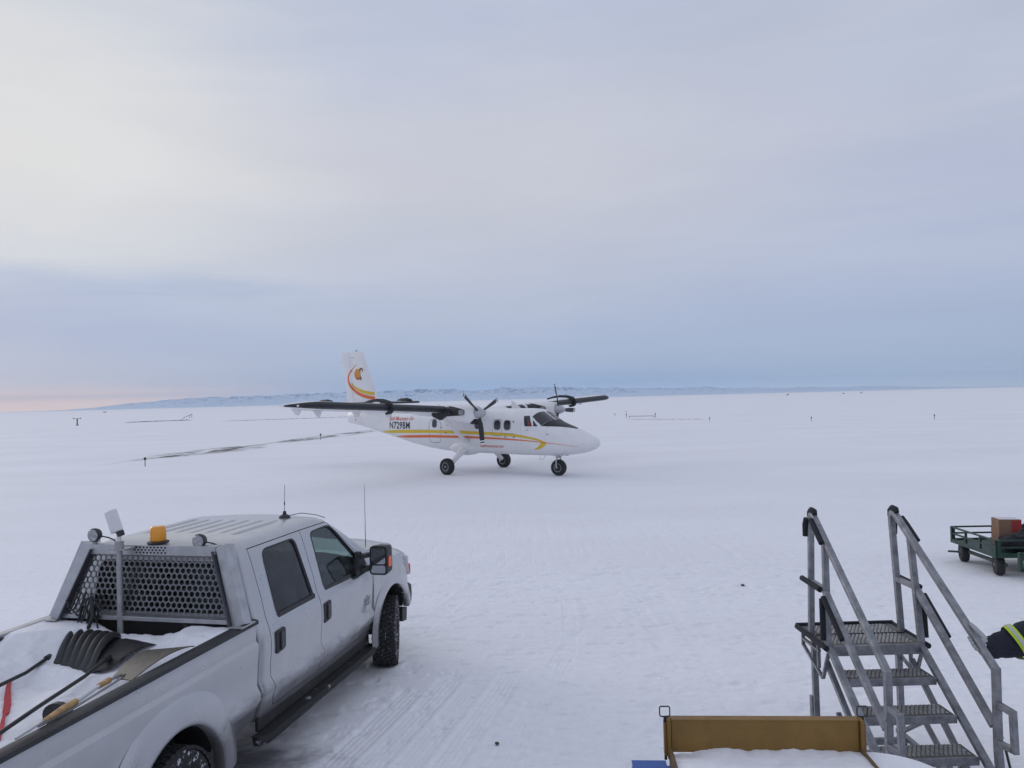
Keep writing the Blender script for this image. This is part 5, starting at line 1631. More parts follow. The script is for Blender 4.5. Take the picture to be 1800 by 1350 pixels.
# ------------------------------------------------------------------ BOARDING STAIRS
def make_stairs():
    S = thing('boarding_stairs', 'grey metal rolling boarding stairs with handrails and black foam bumpers', 'stairs', (ST[0], ST[1], 0.0), ST[2])
    ZP = 1.027
    T = 0.048
    def bars(name, segs, mat=M_stair, w=T, h=T, bev=0.004, par=S, up=(0, 1, 0)):
        mb = MB()
        for a, b_ in segs:
            mb.bar(a, b_, w, h, up)
        return mb.build(name, mat, par, 0, bev)
    # platform
    pf = MB()
    pf.box((0.29, 0, ZP - 0.045), (0.57, 0.80, 0.07))
    P = pf.build('platform', M_tread, S, 0, 0.003)
    def studs(par, x0, x1, w, z, pitch_x=0.030, pitch_y=0.034):
        mb = MB()
        n = int((x1 - x0 - 0.02) / pitch_x)
        m_ = int((w - 0.03) / pitch_y)
        for i in range(n):
            for j in range(m_):
                y = -w / 2 + 0.025 + j * pitch_y + (pitch_y / 2 if i % 2 else 0)
                x = x0 + 0.02 + i * pitch_x
                if y > w / 2 - 0.02:
                    continue
                mb.box((x, y, z + 0.002), (0.022, 0.010, 0.007), Matrix.Rotation(0.5, 3, 'Z'))
        mb.build('grip_studs', M_stud, par, 0)
    studs(P, 0.02, 0.29, 0.74, ZP - 0.008)
    studs(P, 0.295, 0.56, 0.74, ZP - 0.008)
    MB().box((0.29, 0, ZP - 0.006), (0.008, 0.78, 0.010)).build('plate_joint', M_grime, P, 0)
    bars('platform_edge', [((0.0, s * 0.40, ZP - 0.03), (0.58, s * 0.40, ZP - 0.03)) for s in (-1, 1)], w=0.03, h=0.065)
    MB().box((0.585, 0, ZP - 0.05), (0.02, 0.74, 0.085)).build('riser_plate', M_stair, S, 0, 0.003)
    MB().box((-0.022, 0, ZP - 0.012), (0.035, 0.90, 0.045)).build('rubber_bumper', M_foam, S, 0, 0.012)
    for s in (-1, 1):
        MB().tube([(-0.02, s * 0.438, ZP - 0.02), (0.60, s * 0.428, ZP - 0.025)], 0.024, 10).build('rubber_bumper', M_foam, S, 40)
    # treads
    for k in range(1, 5):
        z = ZP - 0.1945 * k
        a1 = 0.575 + 0.267 * k
        tr = MB()
        tr.box((a1 - 0.117, 0, z - 0.025), (0.234, 0.70, 0.036))
        t = tr.build('tread', M_tread, S, 0, 0.003)
        MB().box((a1 - 0.003, 0, z - 0.030), (0.012, 0.70, 0.062)).build('tread_nosing', M_stair, t, 0, 0.003)
        studs(t, a1 - 0.234, a1 - 0.008, 0.69, z - 0.006)
    # stringers and frame
    for s in (-1, 1):
        bars('stringer', [((0.56, s * 0.385, 1.00), (1.95, s * 0.385, 0.035))], w=0.04, h=0.055)
        bars('lower_stringer', [((0.44, s * 0.365, 0.84), (1.46, s * 0.365, 0.06))], w=0.035, h=0.045)
        bars('rear_leg', [((0.20, s * 0.375, ZP - 0.06), (0.215, s * 0.375, 0.06))])
        bars('side_bracket', [((0.02, s * 0.40, ZP - 0.06), (0.02, s * 0.40, 0.85)), ((0.01, s * 0.40, 0.86), (0.44, s * 0.40, 0.70)), ((0.36, s * 0.40, ZP - 0.07), (0.36, s * 0.40, 0.76)), ((0.02, s * 0.40, 0.91), (0.38, s * 0.40, 0.91)), ((0.44, s * 0.40, 0.70), (0.56, s * 0.395, 0.96))], w=0.022, h=0.03)
        bars('front_leg', [((1.13, s * 0.355, 0.40), (1.13, s * 0.355, 0.05))], w=0.035, h=0.035)
        bars('diagonal_brace', [((0.24, s * 0.34, 0.13), (0.68, s * 0.34, 0.42)), ((0.58, s * 0.34, 0.46), (1.08, s * 0.34, 0.14))], w=0.03, h=0.04)
        bars('base_rail', [((0.14, s * 0.375, 0.11), (1.75, s * 0.375, 0.09))], w=0.04, h=0.04)
        # castor
        c = MB().lathe([(0.0, -0.02), (0.055, -0.02), (0.06, 0.0), (0.055, 0.02), (0.0, 0.02)], (0.21, s * 0.375, 0.055), 'Y', 20)
        c.build('castor', M_rubber, S, 40)
        if s < 0:
            bars('outrigger_plate', [((0.30, s * 0.45, 0.30), (0.30, s * 0.45, 0.50))], w=0.05, h=0.02)
        # handrail
        H = []
        rear_b, rear_t = Vector((0.215, s * 0.400, ZP - 0.02)), Vector((0.185, s * 0.362, 1.99))
        top1, top2 = Vector((0.205, s * 0.361, 2.055)), Vector((0.262, s * 0.362, 2.045))
        low = Vector((1.545, s * 0.388, 1.135))
        rail = MB()
        rail.bar(rear_b, rear_t, T, T, (0, 1, 0))
        arc = [rear_t + Vector((0, 0, -0.01)), Vector((0.187, s * 0.3615, 2.025)), top1, Vector((0.235, s * 0.3615, 2.062)), top2 + Vector((0.01, 0, -0.008))]
        for a, b_ in zip(arc, arc[1:]):
            e = (b_ - a).normalized() * 0.006
            rail.bar(a - e, b_ + e, T, T, (0, 1, 0))
        rail.bar(top2, low, T, T, (0, 1, 0))
        R_ = rail.build('handrail', M_stair, S, 0, 0.006)
        fr_t = top2.lerp(low, 0.17)
        bars('front_post', [((0.555, s * 0.395, ZP - 0.05), fr_t)])
        bars('end_post', [(low + Vector((0, 0, 0.022)), (1.535, s * 0.39, 0.56)), ((1.535, s * 0.39, 0.56), (1.57, s * 0.393, 0.10))])
        bars('middle_bar', [((0.20, s * 0.383, 1.47), (0.53, s * 0.387, 1.468))], w=0.04, h=0.045)
        bars('middle_rail', [((0.525, s * 0.389, 1.45), (1.50, s * 0.388, 0.72))])
        hk = [Vector((1.55, s * 0.39, 0.895)), Vector((1.705, s * 0.392, 0.895)), Vector((1.715, s * 0.392, 0.64)), Vector((1.56, s * 0.392, 0.62))]
        bars('end_loop', [(hk[0], hk[1]), (hk[1] + Vector((0, 0, 0.02)), hk[2] - Vector((0, 0, 0.02))), (hk[2], hk[3])], w=0.042, h=0.04)
        for (bx_, bz_) in ((0.215, ZP + 0.03), (0.555, ZP + 0.02), (0.21, 1.47), (0.52, 1.455), (1.54, 0.80), (1.55, 0.66), (0.60, 0.97), (1.10, 0.62), (1.36, 0.43)):
            MB().lathe([(0.0, s * 0.024), (0.009, s * 0.024), (0.010, s * 0.030), (0.004, s * 0.034), (0.0, s * 0.034)], (bx_, s * 0.388, bz_), 'Y', 6).build('bolt_head', M_galv, S, 30)
        # black foam pads
        o = s * 0.038
        MB().tube([(0.16, s * 0.362, 2.02), (0.172, s * 0.3615, 2.07), (0.21, s * 0.3615, 2.098), (0.26, s * 0.3615, 2.092), (0.285, s * 0.3615, 2.07)], [0.022, 0.027, 0.029, 0.029, 0.02], 10).build('foam_pad', M_foam, S, 50)
        MB().tube([(0.15, s * 0.362 + o, 1.86), (0.155, s * 0.362 + o, 1.96), (0.18, s * 0.362 + o, 2.02)], [0.025, 0.027, 0.024], 10).build('foam_pad', M_foam, S, 50)
        a, b_ = top2.lerp(low, 0.02), top2.lerp(low, 0.20)
        MB().tube([a + Vector((0, o, 0.0)), a.lerp(b_, 0.3) + Vector((0, o * 1.15, 0.0)), b_ + Vector((0, o * 1.15, 0.0))], 0.022, 10).build('foam_pad', M_foam, S, 50)
        MB().tube([(0.10, s * 0.385 + o, 1.475), (0.50, s * 0.387 + o, 1.468)], 0.025, 10).build('foam_pad', M_foam, S, 50)
        a, b_ = Vector((0.56, s * 0.389, 1.42)), Vector((0.90, s * 0.388, 1.168))
        MB().tube([a + Vector((0, o, 0)), b_ + Vector((0, o, 0))], 0.022, 10).build('foam_pad', M_foam, S, 50)
        MB().tube([(0.535, s * 0.39 + o, 1.40), (0.55, s * 0.395 + o, 1.06)], 0.024, 10).build('foam_pad', M_foam, S, 50)
    bars('cross_bar', [((0.20, -0.38, 0.24), (0.20, 0.38, 0.24)), ((1.10, -0.36, 0.20), (1.10, 0.36, 0.20)), ((0.30, -0.36, 0.09), (0.30, 0.36, 0.09))], up=(0, 0, 1), w=0.045, h=0.05)
    ch = MB()
    ch.tube([(1.60, 0.40, 0.60), (1.66, 0.41, 0.40), (1.72, 0.42, 0.10)], 0.010, 6)
    ch.build('brake_lever', M_grime, S, 40)
make_stairs()

# ------------------------------------------------------------------ LOADER DECK IN THE FOREGROUND
def make_deck():
    cx, cy, rz = 1.488, 4.735, -0.068
    D = thing('loader_deck', 'ochre steel end board and side rails of a snow-covered loading deck on a blue chassis', 'loader', (cx, cy, 0), rz)
    hw = 0.562
    MB().box((0, 0, 1.055), (2 * hw, 0.050, 0.20)).build('end_board', M_ochre, D, 0, 0.004)
    MB().box((0, 0.0, 1.153), (2 * hw, 0.062, 0.008)).build('board_lip', M_ochre, D, 0, 0.002)
    for s in (-1, 1):
        pl = MB()
        pl.box((s * (hw + 0.014), -0.01, 1.04), (0.02, 0.075, 0.24))
        pl.box((s * (hw + 0.034), 0.0, 1.03), (0.018, 0.045, 0.20))
        pl.build('end_plate', M_ochre, D, 0, 0.003)
        MB().box((s * (hw + 0.008), -1.35, 0.93), (0.016, 2.66, 0.12)).build('side_rail', pmat('faded_ochre', (0.13, 0.085, 0.04), 0.7, vary=0.3, vscale=9), D, 0, 0.002)
        lx = s * (hw + 0.034)
        pin = MB().tube([(lx, 0.0, 0.90), (lx, 0.0, 1.165)], 0.009, 8)
        w, h = 0.031, 0.062
        loop = rpoly([(lx - w, 1.165), (lx + w, 1.165), (lx + w, 1.165 + h), (lx - w, 1.165 + h)], 0.012, 4)
        pts = [(x, 0.0 + (0.006 if s > 0 else -0.004), z) for x, z in loop]
        pin.tube(pts + pts[:2], 0.0042, 6)
        pin.build('locking_pin', M_grime, D, 40)
    MB().box((0, -1.35, 0.90), (2 * hw, 2.65, 0.03)).build('deck_floor', M_ochre, D, 0)
    # blue chassis below, with a pale oval emblem on the front left corner
    ch = MB().loft([[(-0.80, 0.10, z), (0.86, 0.10, z), (0.90, 0.04, z), (0.90, -2.7, z), (-0.80, -2.7, z)] for z in (0.40, 0.82)]).build('chassis', M_blue, D, 30, 0.012)
    MB().box((-0.69, -0.02, 0.829), (0.215, 0.30, 0.008)).build('blue_plate', M_blue, D, 0)
    MB().tube([(-0.68 + 0.095 * math.cos(t), -0.10 + 0.09 * math.sin(t), 0.835) for t in [2 * PI * k / 28 for k in range(29)]], 0.006, 6).build('oval_emblem', pmat('pale_emblem', (0.6, 0.68, 0.75), 0.5), D, 40)
    for x in (-0.7, 0.8):
        for y in (-0.4, -2.3):
            w_ = MB().lathe([(0.0, -0.10), (0.12, -0.10), (0.24, -0.10), (0.29, -0.07), (0.30, 0.0), (0.29, 0.07), (0.24, 0.10), (0.12, 0.10), (0.0, 0.10)], (x, y, 0.29), 'X', 28).build('wheel', M_rubber, D, 40)
            MB().lathe([(0.0, -0.105), (0.14, -0.105), (0.14, 0.105), (0.0, 0.105)], (x, y, 0.29), 'X', 20).build('hub', M_hub, w_, 40)
    # snow lying in the deck and heaped on its right flank
    nx, ny = 90, 110
    def sheet(x0, x1, y0, y1, fn, name, lab):
        X, Y = np.meshgrid(np.linspace(x0, x1, nx), np.linspace(y0, y1, ny), indexing='ij')
        Z = fn(X, Y)
        vs = list(zip(X.ravel().tolist(), Y.ravel().tolist(), Z.ravel().tolist()))
        fs = [(i * ny + j, i * ny + j + 1, (i + 1) * ny + j + 1, (i + 1) * ny + j) for i in range(nx - 1) for j in range(ny - 1)]
        o = MB().add(vs, fs).build(name, M_snow2, None, 0)
        o.data.polygons.foreach_set('use_smooth', [True] * len(o.data.polygons))
        o.location = (cx, cy, 0)
        o.rotation_euler = (0, 0, rz)
        o['kind'] = 'stuff'
        tag(o, lab, 'snow')
        return o
    sheet(-hw, hw, -2.6, -0.026, lambda X, Y: 0.975 + 0.015 * fbm(X * 3, Y * 3, 3, 5) + 0.010 * fbm(X * 14, Y * 14, 3, 6) + 0.012 * np.exp(-((Y + 0.03) / 0.05) ** 2) * fbm(X * 18, Y * 0, 3, 9) * 2 - 0.035 * np.exp(-((X + 0.50) / 0.13) ** 2 - ((Y + 0.05) / 0.07) ** 2), 'deck_snow', 'smooth white snow layer inside the loading deck')
    def heap(X, Y):
        u = (X - 0.60) / 0.52
        e = np.clip((0.14 - (Y + 0.02)) / 0.16, 0, 1)
        return 0.80 + (0.165 * np.clip(1 - u ** 2.0, -2, 1)) * (1 - (1 - e) ** 2) + 0.012 * fbm(X * 5, Y * 5, 3, 15) - 0.1 * np.clip(u - 0.9, 0, 1)
    sheet(0.595, 1.12, -2.6, 0.12, heap, 'chassis_snow', 'rounded snow heap on the chassis right of the loading deck')
make_deck()

# ------------------------------------------------------------------ BAGGAGE CART
def make_cart():
    C_ = thing('baggage_cart', 'dark green metal baggage cart with open side rails on pneumatic wheels', 'cart', (7.955, 12.72, 0), R(-2.5))
    L, W_ = 2.9, 1.42
    MB().box((L / 2, W_ / 2, 0.355), (L - 0.08, W_ - 0.08, 0.02)).build('floor', M_green, C_, 0)
    fr = MB()
    for a, b_ in (((0, 0, 0.355), (L, 0, 0.355)), ((0, W_, 0.355), (L, W_, 0.355)), ((0, 0, 0.355), (0, W_, 0.355)), ((L, 0, 0.355), (L, W_, 0.355))):
        fr.bar(a, b_, 0.05, 0.07)
    fr.build('deck_frame', M_green, C_, 0, 0.004)
    def fence(name, p0, p1, n):
        mb = MB()
        p0, p1 = Vector(p0), Vector(p1)
        for z in (0.485, 0.60):
            mb.bar(p0 + Vector((0, 0, z)), p1 + Vector((0, 0, z)), 0.03, 0.028)
        for k in range(n + 1):
            p = p0.lerp(p1, k / n)
            w = 0.05 if k in (0, n) else 0.035
            mb.bar(p + Vector((0, 0, 0.38)), p + Vector((0, 0, 0.612)), w, w, (0, 1, 0))
        mb.build(name, M_green, C_, 0, 0.003)
    fence('side_rail', (0, 0.03, 0), (0, W_ - 0.03, 0), 3)
    fence('side_rail', (L, 0.03, 0), (L, W_ - 0.03, 0), 3)
    fence('front_rail', (0.03, 0, 0), (L - 0.03, 0, 0), 4)
    fence('back_rail', (0.03, W_, 0), (L - 0.03, W_, 0), 4)
    for x in (0.14, L - 0.4):
        for y in (0.21, W_ - 0.14):
            r_, w = 0.178, 0.145
            t = MB().lathe([(r_ * 0.5, -w * 0.4), (r_ * 0.62, -w * 0.5), (r_ * 0.9, -w * 0.42), (r_, -w * 0.2), (r_, w * 0.2), (r_ * 0.9, w * 0.42), (r_ * 0.62, w * 0.5), (r_ * 0.5, w * 0.4)], (x, y, r_ - 0.01), 'X', 30, rot=Matrix.Rotation(R(-16), 3, 'Z')).build('wheel', M_rubber, C_, 40)
            MB().lathe([(0.0, -w * 0.5), (0.025, -w * 0.5), (0.03, -w * 0.3), (r_ * 0.5, -w * 0.28), (r_ * 0.52, -w * 0.42), (r_ * 0.52, w * 0.42), (0, w * 0.4)], (x, y, r_ - 0.01), 'X', 20, rot=Matrix.Rotation(R(-16), 3, 'Z')).build('hub', M_hub, t, 40)
    MB().bar((0.14, 0.0, 0.20), (0.14, W_, 0.20), 0.05, 0.05).build('axle_beam', M_green, C_, 0)
    MB().bar((0.10, 1.30, 0.16), (-0.06, 1.44, 0.15), 0.05, 0.03).build('tow_bar', M_green, C_, 0, 0.004)
    hb = MB()
    for a, b_ in (((0.16, -0.32, 0.44), (0.8, -0.32, 0.44)), ((0.18, -0.32, 0.47), (0.18, -0.32, 0.17)), ((0.16, -0.32, 0.19), (0.8, -0.32, 0.19)), ((0.5, -0.32, 0.42), (0.5, 0.0, 0.36))):
        hb.bar(a, b_, 0.05, 0.07, (0, 1, 0))
    hb.box((0.5, -0.32, 0.40), (0.6, 0.03, 0.12))
    hb.build('drawbar_bracket', M_green, C_, 0, 0.004)
    # cardboard box
    ct_, st_ = math.cos(R(-2.5)), math.sin(R(-2.5))
    def wp(x, y, z):
        return (7.955 + x * ct_ - y * st_, 12.72 + x * st_ + y * ct_, z)
    B = thing('cardboard_box', 'brown cardboard box with white lid and red print standing in the green cart', 'box', wp(0.60, 0.75, 0.366), R(-10))
    bw, bd, bh = 0.36, 0.30, 0.48
    MB().box((0, 0, bh / 2), (bw, bd, bh)).build('carton', M_card, B, 0, 0.004)
    MB().box((0, 0, bh + 0.003), (bw - 0.05, bd - 0.05, 0.006)).build('lid', M_cardw, B, 0)
    MB().box((bw * 0.28, -bd / 2 - 0.002, bh - 0.11), (bw * 0.42, 0.004, 0.20)).build('red_print', M_cardr, B, 0)
    def bag(name, lab, x, y, sx_, sy, sz, rz, seed):
        ico = bmesh.new()
        bmesh.ops.create_icosphere(ico, subdivisions=4, radius=1)
        for v in ico.verts:
            p = v.co
            q = Vector([math.copysign(abs(c) ** 0.6, c) for c in p])
            n_ = noise.noise(p * 2.2 + Vector((seed, 0, 0))) * 0.14 + noise.noise(p * 5 + Vector((0, seed, 0))) * 0.06
            v.co = Vector((q.x * sx_ * (1 + n_), q.y * sy * (1 + n_), max(-0.95, q.z) * sz * (1 + n_ * 1.3) + sz * 0.95))
        me = bpy.data.meshes.new(name)
        ico.to_mesh(me)
        ico.free()
        b_ = thing(name, lab, 'bag', wp(x, y, 0.366), rz)
        mkobj('bag_body', me, M_bag, b_, 60)
        MB().tube([(-sx_ * 0.4, 0, sz * 1.75), (-sx_ * 0.3, 0, sz * 2.35), (sx_ * 0.3, 0, sz * 2.3), (sx_ * 0.4, 0, sz * 1.75)], 0.014, 8).build('carry_strap', M_grime, b_, 50)
    bag('duffel_bag', 'black duffel bag lying in front of the cardboard box in the cart', 0.70, 0.32, 0.44, 0.18, 0.155, R(4), 1.0)
    bag('travel_bag', 'lumpy black bag right of the cardboard box in the cart', 1.32, 0.80, 0.42, 0.26, 0.20, R(12), 5.0)
make_cart()

# ------------------------------------------------------------------ PERSON AT THE HANDRAIL
def skin_mesh(name, pts, edges, mat, parent, sub=2):
    me = bpy.data.meshes.new(name)
    me.from_pydata([p[0] for p in pts], edges, [])
    me.update()
    o = bpy.data.objects.new(name, me)
    sc.collection.objects.link(o)
    o.parent = parent
    me.skin_vertices or None
    md = o.modifiers.new('skin', 'SKIN')
    bm = bmesh.new()
    bm.from_mesh(me)
    lay = bm.verts.layers.skin.verify()
    for v, p in zip(bm.verts, pts):
        v[lay].radius = p[1] if isinstance(p[1], tuple) else (p[1], p[1])
        v[lay].use_root = (v.index == 0)
    bm.to_mesh(me)
    bm.free()
    md.use_smooth_shade = True
    ss = o.modifiers.new('sub', 'SUBSURF')
    ss.levels = sub
    ss.render_levels = sub
    dg = bpy.context.evaluated_depsgraph_get()
    dg.update()
    new = bpy.data.meshes.new_from_object(o.evaluated_get(dg))
    o.modifiers.clear()
    o.data = new
    new.materials.append(mat)
    new.polygons.foreach_set('use_smooth', [True] * len(new.polygons))
    return o

def make_person():
    # local frame: person faces -x (towards the stairs); the reaching arm is the one nearer the camera
    ox, oy = 4.42, 5.90
    P = thing('person', 'person in dark navy jacket with yellow reflective sleeve band holding the stair handrail', 'person', (ox, oy, 0), 0)
    L = lambda x, y, z: (x - ox, y - oy, z)
    # one continuous body
    body = [((0, 0, 0.98), (0.15, 0.15)), ((0, 0, 1.20), (0.14, 0.16)), ((-0.01, 0, 1.42), (0.12, 0.17)), ((-0.01, 0, 1.52), (0.06, 0.06)), ((-0.03, 0, 1.60), (0.08, 0.075)), ((-0.035, 0, 1.70), (0.09, 0.08)), ((-0.03, 0, 1.77), (0.06, 0.055)),
            ((0.0, -0.20, 1.44), 0.065), (L(4.02, 5.735, 1.30), 0.05), (L(3.72, 5.72, 1.235), 0.04), (L(3.52, 5.705, 1.235), 0.028),
            ((0.0, 0.20, 1.44), 0.065), ((0.03, 0.27, 1.15), 0.05), ((-0.05, 0.28, 0.90), 0.04), ((-0.07, 0.28, 0.80), 0.03),
            ((0, -0.10, 0.90), 0.10), ((-0.01, -0.11, 0.50), 0.065), ((0.01, -0.12, 0.10), 0.045), ((0, 0.10, 0.90), 0.10), ((0.05, 0.12, 0.50), 0.065), ((0.09, 0.13, 0.10), 0.045)]
    ed = [(0, 1), (1, 2), (2, 3), (3, 4), (4, 5), (5, 6), (2, 7), (7, 8), (8, 9), (9, 10), (2, 11), (11, 12), (12, 13), (13, 14), (0, 15), (15, 16), (16, 17), (0, 18), (18, 19), (19, 20)]
    B = skin_mesh('body', body, ed, M_skin, P)
    # face
    for s in (-1, 1):
        MB().lathe([(0.0, -0.012), (0.009, -0.008), (0.012, 0.0), (0.009, 0.008), (0.0, 0.012)], (-0.118, s * 0.032, 1.665), 'X', 12).build('eye', pmat('eye_white', (0.7, 0.7, 0.7), 0.3), B, 60)
        MB().lathe([(0.0, -0.015), (0.03, -0.01), (0.032, 0.005), (0.0, 0.015)], (-0.03, s * 0.088, 1.65), 'Y', 14).build('ear', M_skin, B, 60)
    MB().loft([[(-0.115, -0.008, 1.665), (-0.115, 0.008, 1.665), (-0.122, 0.0, 1.665)], [(-0.118, -0.017, 1.62), (-0.118, 0.017, 1.62), (-0.148, 0.0, 1.622)], [(-0.112, -0.012, 1.61), (-0.112, 0.012, 1.61), (-0.13, 0.0, 1.61)]]).build('nose', M_skin, B, 60)
    MB().tube([(-0.112, -0.025, 1.585), (-0.122, 0.0, 1.583), (-0.112, 0.025, 1.585)], 0.006, 6).build('mouth', pmat('lips', (0.4, 0.17, 0.15), 0.5), B, 60)
    # jacket
    jk = [((0, 0, 0.92), (0.20, 0.21)), ((0, 0, 1.15), (0.19, 0.22)), ((0, 0, 1.40), (0.16, 0.21)), ((-0.01, 0, 1.54), (0.09, 0.09)),
          ((0.0, -0.21, 1.42), 0.115), ((0.0, 0.21, 1.42), 0.115), ((0.03, 0.29, 1.15), 0.085), ((-0.05, 0.30, 0.87), 0.065), (L(4.16, 5.74, 1.36), 0.13)]
    skin_mesh('jacket', jk, [(0, 1), (1, 2), (2, 3), (2, 4), (2, 5), (5, 6), (6, 7), (4, 8)], M_navy, P)
    sl = [(3.535, 5.712, 1.195, .050), (3.55, 5.712, 1.197, .066), (3.575, 5.713, 1.20, .074), (3.61, 5.715, 1.205, .080), (3.635, 5.716, 1.213, .079), (3.66, 5.717, 1.220, .091), (3.69, 5.718, 1.226, .096), (3.71, 5.72, 1.230, .098), (3.735, 5.72, 1.238, .108), (3.76, 5.722, 1.245, .112), (3.79, 5.724, 1.250, .112),
          (3.815, 5.725, 1.258, .124), (3.85, 5.727, 1.265, .126), (3.88, 5.728, 1.272, .124), (3.91, 5.73, 1.283, .136), (3.96, 5.732, 1.30, .135), (4.02, 5.735, 1.32, .138), (4.10, 5.74, 1.35, .142), (4.20, 5.74, 1.38, .14)]
    sl = [(x - 0.115 * (1 - i / len(sl)), y, z + 0.012, r_) for i, (x, y, z, r_) in enumerate(sl)]
    mb = MB()
    N_ = 40
    rings = []
    for i, (x, y, z, r_) in enumerate(sl):
        ring = []
        for k in range(N_):
            t = 2 * PI * k / N_
            rr_ = r_ * (1 + 0.06 * noise.noise(Vector((x * 11, math.cos(t) * 1.6, math.sin(t) * 1.6))) + 0.025 * math.sin(3 * t + x * 30))
            ring.append((x - ox - 0.03 * math.sin(t) * (r_ / 0.1), y - oy + rr_ * math.cos(t) * 0.95, z + rr_ * math.sin(t)))
        rings.append(ring)
    mb.loft(rings).build('jacket_sleeve', M_navy, P, 70)
    def band(x0, x1, mat, name, grow):
        rings = []
        for j in range(5):
            x = x0 + (x1 - x0) * j / 4
            i = min(range(len(sl)), key=lambda q: abs(sl[q][0] - x))
            z_ = np.interp(x, [q[0] for q in sl], [q[2] for q in sl])
            y_ = np.interp(x, [q[0] for q in sl], [q[1] for q in sl])
            r_ = np.interp(x, [q[0] for q in sl], [q[3] for q in sl]) + grow
            rings.append([(x - ox - 0.045 * math.sin(t) + 0.012 * math.sin(2 * t), y_ - oy + r_ * math.cos(t) * 1.0, z_ + r_ * 1.02 * math.sin(t)) for t in [2 * PI * k / 40 for k in range(40)]])
        vs = [p for r__ in rings for p in r__]
        fs = [(i * 40 + j, i * 40 + (j + 1) % 40, (i + 1) * 40 + (j + 1) % 40, (i + 1) * 40 + j) for i in range(4) for j in range(40)]
        return MB().add(vs, fs).build(name, mat, P, 60)
    band(3.655, 3.712, M_hiviz, 'reflective_band', 0.010)
    band(3.672, 3.694, M_silverband, 'silver_stripe', 0.0125)
    # trousers and boots
    tr = [((0, 0, 0.95), (0.15, 0.17)), ((0, -0.10, 0.86), 0.12), ((-0.01, -0.115, 0.50), 0.095), ((0.01, -0.125, 0.14), 0.08), ((0, 0.10, 0.86), 0.12), ((0.05, 0.125, 0.50), 0.095), ((0.09, 0.135, 0.14), 0.08)]
    skin_mesh('trousers', tr, [(0, 1), (1, 2), (2, 3), (0, 4), (4, 5), (5, 6)], M_trouser, P)
    for y, x in ((-0.125, 0.0), (0.135, 0.08)):
        MB().loft([[(x - 0.03 + dx * w, y + dy * 0.055 * q, z) for dx, dy in [(math.cos(t), math.sin(t)) for t in [2 * PI * k / 16 for k in range(16)]]] for z, w, q in ((0.0, 0.15, 1), (0.05, 0.15, 1.0), (0.09, 0.12, 0.9), (0.20, 0.08, 0.95))]).build('boot', M_grime, P, 60)
    MB().lathe([(0.098, 1.69), (0.105, 1.72), (0.10, 1.79), (0.07, 1.84), (0.0, 1.86)], (-0.03, 0, 0), 'Z', 24).build('knit_hat', M_navy, P, 60)
    # gloved hand resting on the rail: palm, four fingers curling over the far side, thumb on top
    G = bpy.data.objects.new('glove', None)
    palm = [((L(3.50, 5.708, 1.215)), 0.034), (L(3.465, 5.703, 1.245), 0.034), (L(3.435, 5.705, 1.275), 0.034), (L(3.420, 5.715, 1.300), 0.026)]
    g = skin_mesh('glove', palm, [(0, 1), (1, 2), (2, 3)], M_glove, P)
    bpy.data.objects.remove(G)
    # fingers close under the rail, thumb lies along its top
    for k, (dy, ln) in enumerate(((0.0, 0.90), (0.024, 1.05), (0.047, 1.0), (0.069, 0.85))):
        dz = dy * 0.72
        pts = [L(3.430, 5.668 + dy, 1.262 + dz), L(3.412, 5.656 + dy, 1.238 + dz), L(3.385, 5.650 + dy, 1.226 + dz), L(3.385 - 0.032 * ln, 5.652 + dy, 1.232 + dz), L(3.342, 5.657 + dy, 1.232 + dz + 0.02 * ln)]
        MB().tube(pts, [0.014, 0.0145, 0.014, 0.013, 0.010], 10).build('finger', M_glove, g, 60)
    th = [L(3.45, 5.70, 1.285), L(3.425, 5.72, 1.325), L(3.40, 5.745, 1.365), L(3.385, 5.765, 1.388)]
    MB().tube(th, [0.024, 0.021, 0.016, 0.010], 10).build('thumb', M_glove, g, 60)
make_person()

# ------------------------------------------------------------------ SMALL THINGS OUT ON THE FIELD
def stake(x, y, h, lab, group='runway edge markers in the snow'):
    t = thing('runway_marker', lab, 'marker', (x, y, 0), 0, group)
    k = h / 0.5
    MB().tube([(0, 0, -0.05), (0, 0, h * 0.75)], 0.022 * k, 8).build('stem', M_post, t, 40)
    MB().lathe([(0.0, h * 0.68), (0.06 * k, h * 0.70), (0.065 * k, h * 0.92), (0.03 * k, h), (0.0, h)], (0, 0, 0), 'Z', 12).build('lamp', M_post, t, 40)
stake(-19.96, 41.48, 0.50, 'dark runway marker beside the bare gravel strip, nearest on the left')
stake(-16.9, 67.2, 0.55, 'dark runway marker below the aircraft tail on the gravel strip')
stake(22.6, 88.0, 0.50, 'faint runway marker right of the aircraft nose, first of the right-hand row')
stake(31.4, 80.6, 0.50, 'dark runway marker in the middle of the right-hand row')
stake(43.2, 78.5, 0.50, 'dark runway marker at the far right end of the row')
stake(16.3, 110.0, 0.60, 'short marker at the left end of the low dark rail')
stake(20.1, 108.0, 0.65, 'short marker at the right end of the low dark rail')
for x, y, lab in ((16.0, 120, 'tiny marker left behind the low dark rail'), (20.0, 135, 'tiny marker standing behind the low dark rail')):
    stake(x, y, 0.5, lab)
